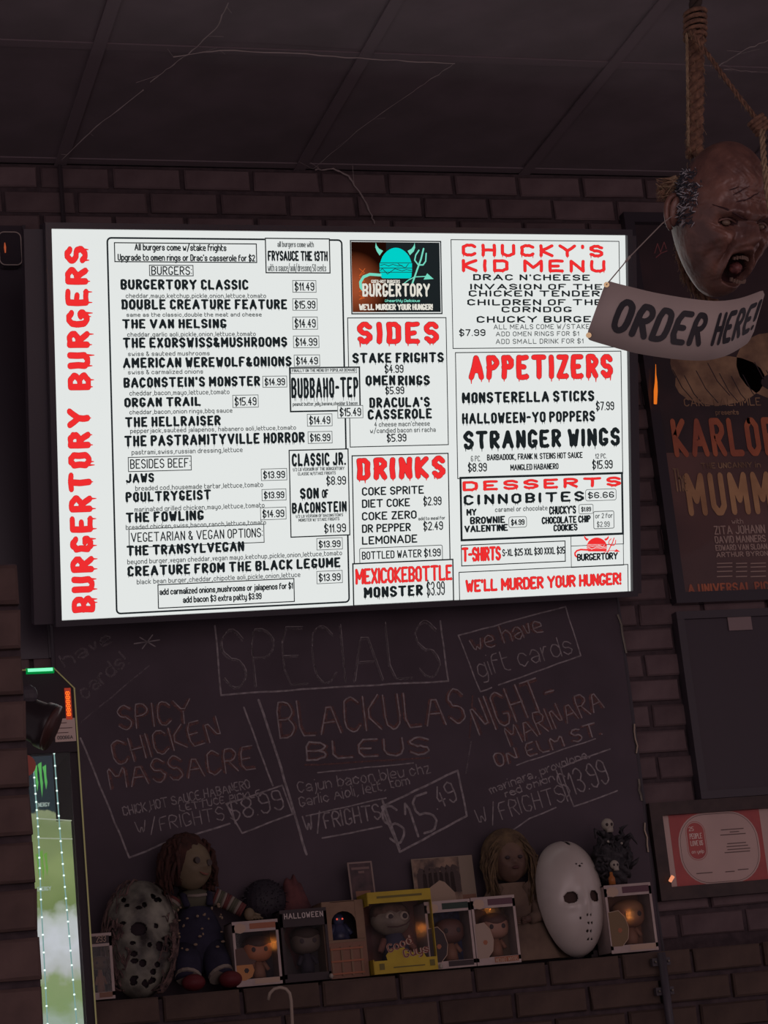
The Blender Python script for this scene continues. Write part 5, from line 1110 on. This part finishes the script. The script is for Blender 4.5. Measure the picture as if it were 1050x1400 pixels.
for k in range(7):
    x = -ww*.36+k*ww*.09; mb.flat([(x+.009*math.cos(a), hh-.03+random.uniform(-.004, .004)+.009*math.sin(a)) for a in range(6)], -.003, sd_); mb.flat([(x-.011, hh-.035), (x+.011, hh-.035), (x+.013, fz+.02), (x-.013, fz+.02)], -.0029, sd_)
mb.flat([(-ww*.4, fz), (-ww*.3, fz+.03), (-ww*.08, hh-.055), (0, hh-.06), (ww*.14, fz+.02), (ww*.16, fz)], -.0034, sl_); mb.rect(ww*.27, fz+.0, ww/2-.002, fz+.012, -.003, cardbr); mb.build('photo_print', ph_)
x0, x1, h = B5; xm = (x0+x1)/2-.012; zt_ = at(846, 1116, -.13).z; hh = zt_-LEDGE-h
gn = thing('gnarled_ornament', 'dark gnarled ornament with pale skulls standing on the rightmost figure box', 'ornament', (xm, -.13, LEDGE+h+.001)); random.seed(31)
gk = mat('gnarled_black', (.05, .045, .05), .6, (.02, .018, .022), 60, .8)
mb = MB(); mb.ell((0, 0, hh*.36), (.052, .036, hh*.40), gk, 44, 36, lambda d_, p: p*(1+.13*math.sin(9*d_.x+6*d_.z)*math.sin(11*d_.z)+.05*math.sin(27*d_.x)))
for k in range(26):
    x = random.uniform(-.035, .035); z = random.uniform(.02, hh*.75); mb.tube([(x, -.02, z), (x*1.4+random.uniform(-.01, .01), -.034, z+.01), (x*1.7, -.03, z+random.uniform(-.02, .03))], [.006, .005, .001], gk, 6)
mb.map(lambda v: (v[0], v[1], max(v[2], 0.0))); mb.build('gnarled_body', gn, True)
sk = mat('bone_white', (.36, .32, .27), .6)
def skull(x, y, z, s, lab):
    mb = MB(); mb.ell((x, y, z), (.013*s, .012*s, .013*s), sk, 18, 14); mb.box((x+.001, y-.005*s, z-.012*s), (.013*s, .012*s, .010*s), sk)
    for q in (-1, 1): mb.ell((x+q*.005*s, y-.0105*s, z-.001*s), (.0032*s, .003*s, .0035*s), cardd, 8, 6)
    mb.build('skull', gn, True)
skull(-.004, -.01, hh*.88, 1.15, 't'); skull(-.012, -.042, hh*.28, .85, 'b')
mb = MB()
for x, z in ((-.018, .62), (.016, .58)): mb.ell((x, -.036, hh*z), (.0032, .0032, .0032), sk, 8, 6)
mb.build('bead', gn, True)
mb = MB(); mb.tube([(-.024, -.044, 0), (-.024, -.044, .016), (-.024, -.044, .022), (-.024, -.044, .030)], [.008, .008, .004, .004], mat('orange_jar', (.36, .12, .03), .4), 12); mb.build('orange_bottle', gn, True)
# crumbs and hook
for px, py, lab in ((603, 1337, 'small white chip on the ledge brick below the yellow toy box'), (452, 1328, 'small white bead at the foot of the tan card box')):
    c = at(px, py, -.185 if py > 1330 else -.19); mb = MB(); mb.ell((0, 0, 0), (.005, .005, .006), sk, 6, 5); c.z = LEDGE+.006; tag(mb.build('chip', loc=(c.x, -.193, c.z)), lab, 'chip')
hk = thing('white_hook', 'slim pale hooked rod rising from the bottom edge in front of the brick', 'hook', pt(398, 1420, 4.2)); OH = Vector(hk.location); mb = MB()
P = [pt(*p, 4.2)-OH for p in ((367, 1367), (369, 1358), (375, 1352), (383, 1350), (391, 1352), (396, 1358), (398, 1368), (399, 1385), (400, 1410))]; P.append(P[-1]+Vector((0, 0, -1.36)))
mb.tube(P, .0032, mat('pale_rod', (.34, .27, .22), .5), 8); mb.build('hooked_rod', hk, True)

# string of small orange lamps across the room behind the viewpoint: they glint in the box windows and picture glass
sl2 = thing('string_lights', 'string of small orange lamps across the room, seen as glints in glass', 'lights', (3.0, -5.0, 2.35))
random.seed(17); mb = MB(); Pn = []
for k in range(27): x = -1.5+k*.115; Pn.append(Vector((x, 0, -.12-.10*math.sin(math.pi*((k*.25) % 1))+random.uniform(-.02, .02))))
mb.tube(Pn, .003, black, 5); mb.build('wire', sl2)
bulb = emis('orange_bulb', (1, .30, .06), 110)
for k in range(1, 27, 3): mb = MB(); mb.ell((0, 0, 0), (.010, .010, .017), bulb, 10, 8); mb.build('bulb', sl2, loc=Pn[k]-Vector((0, 0, .02)))
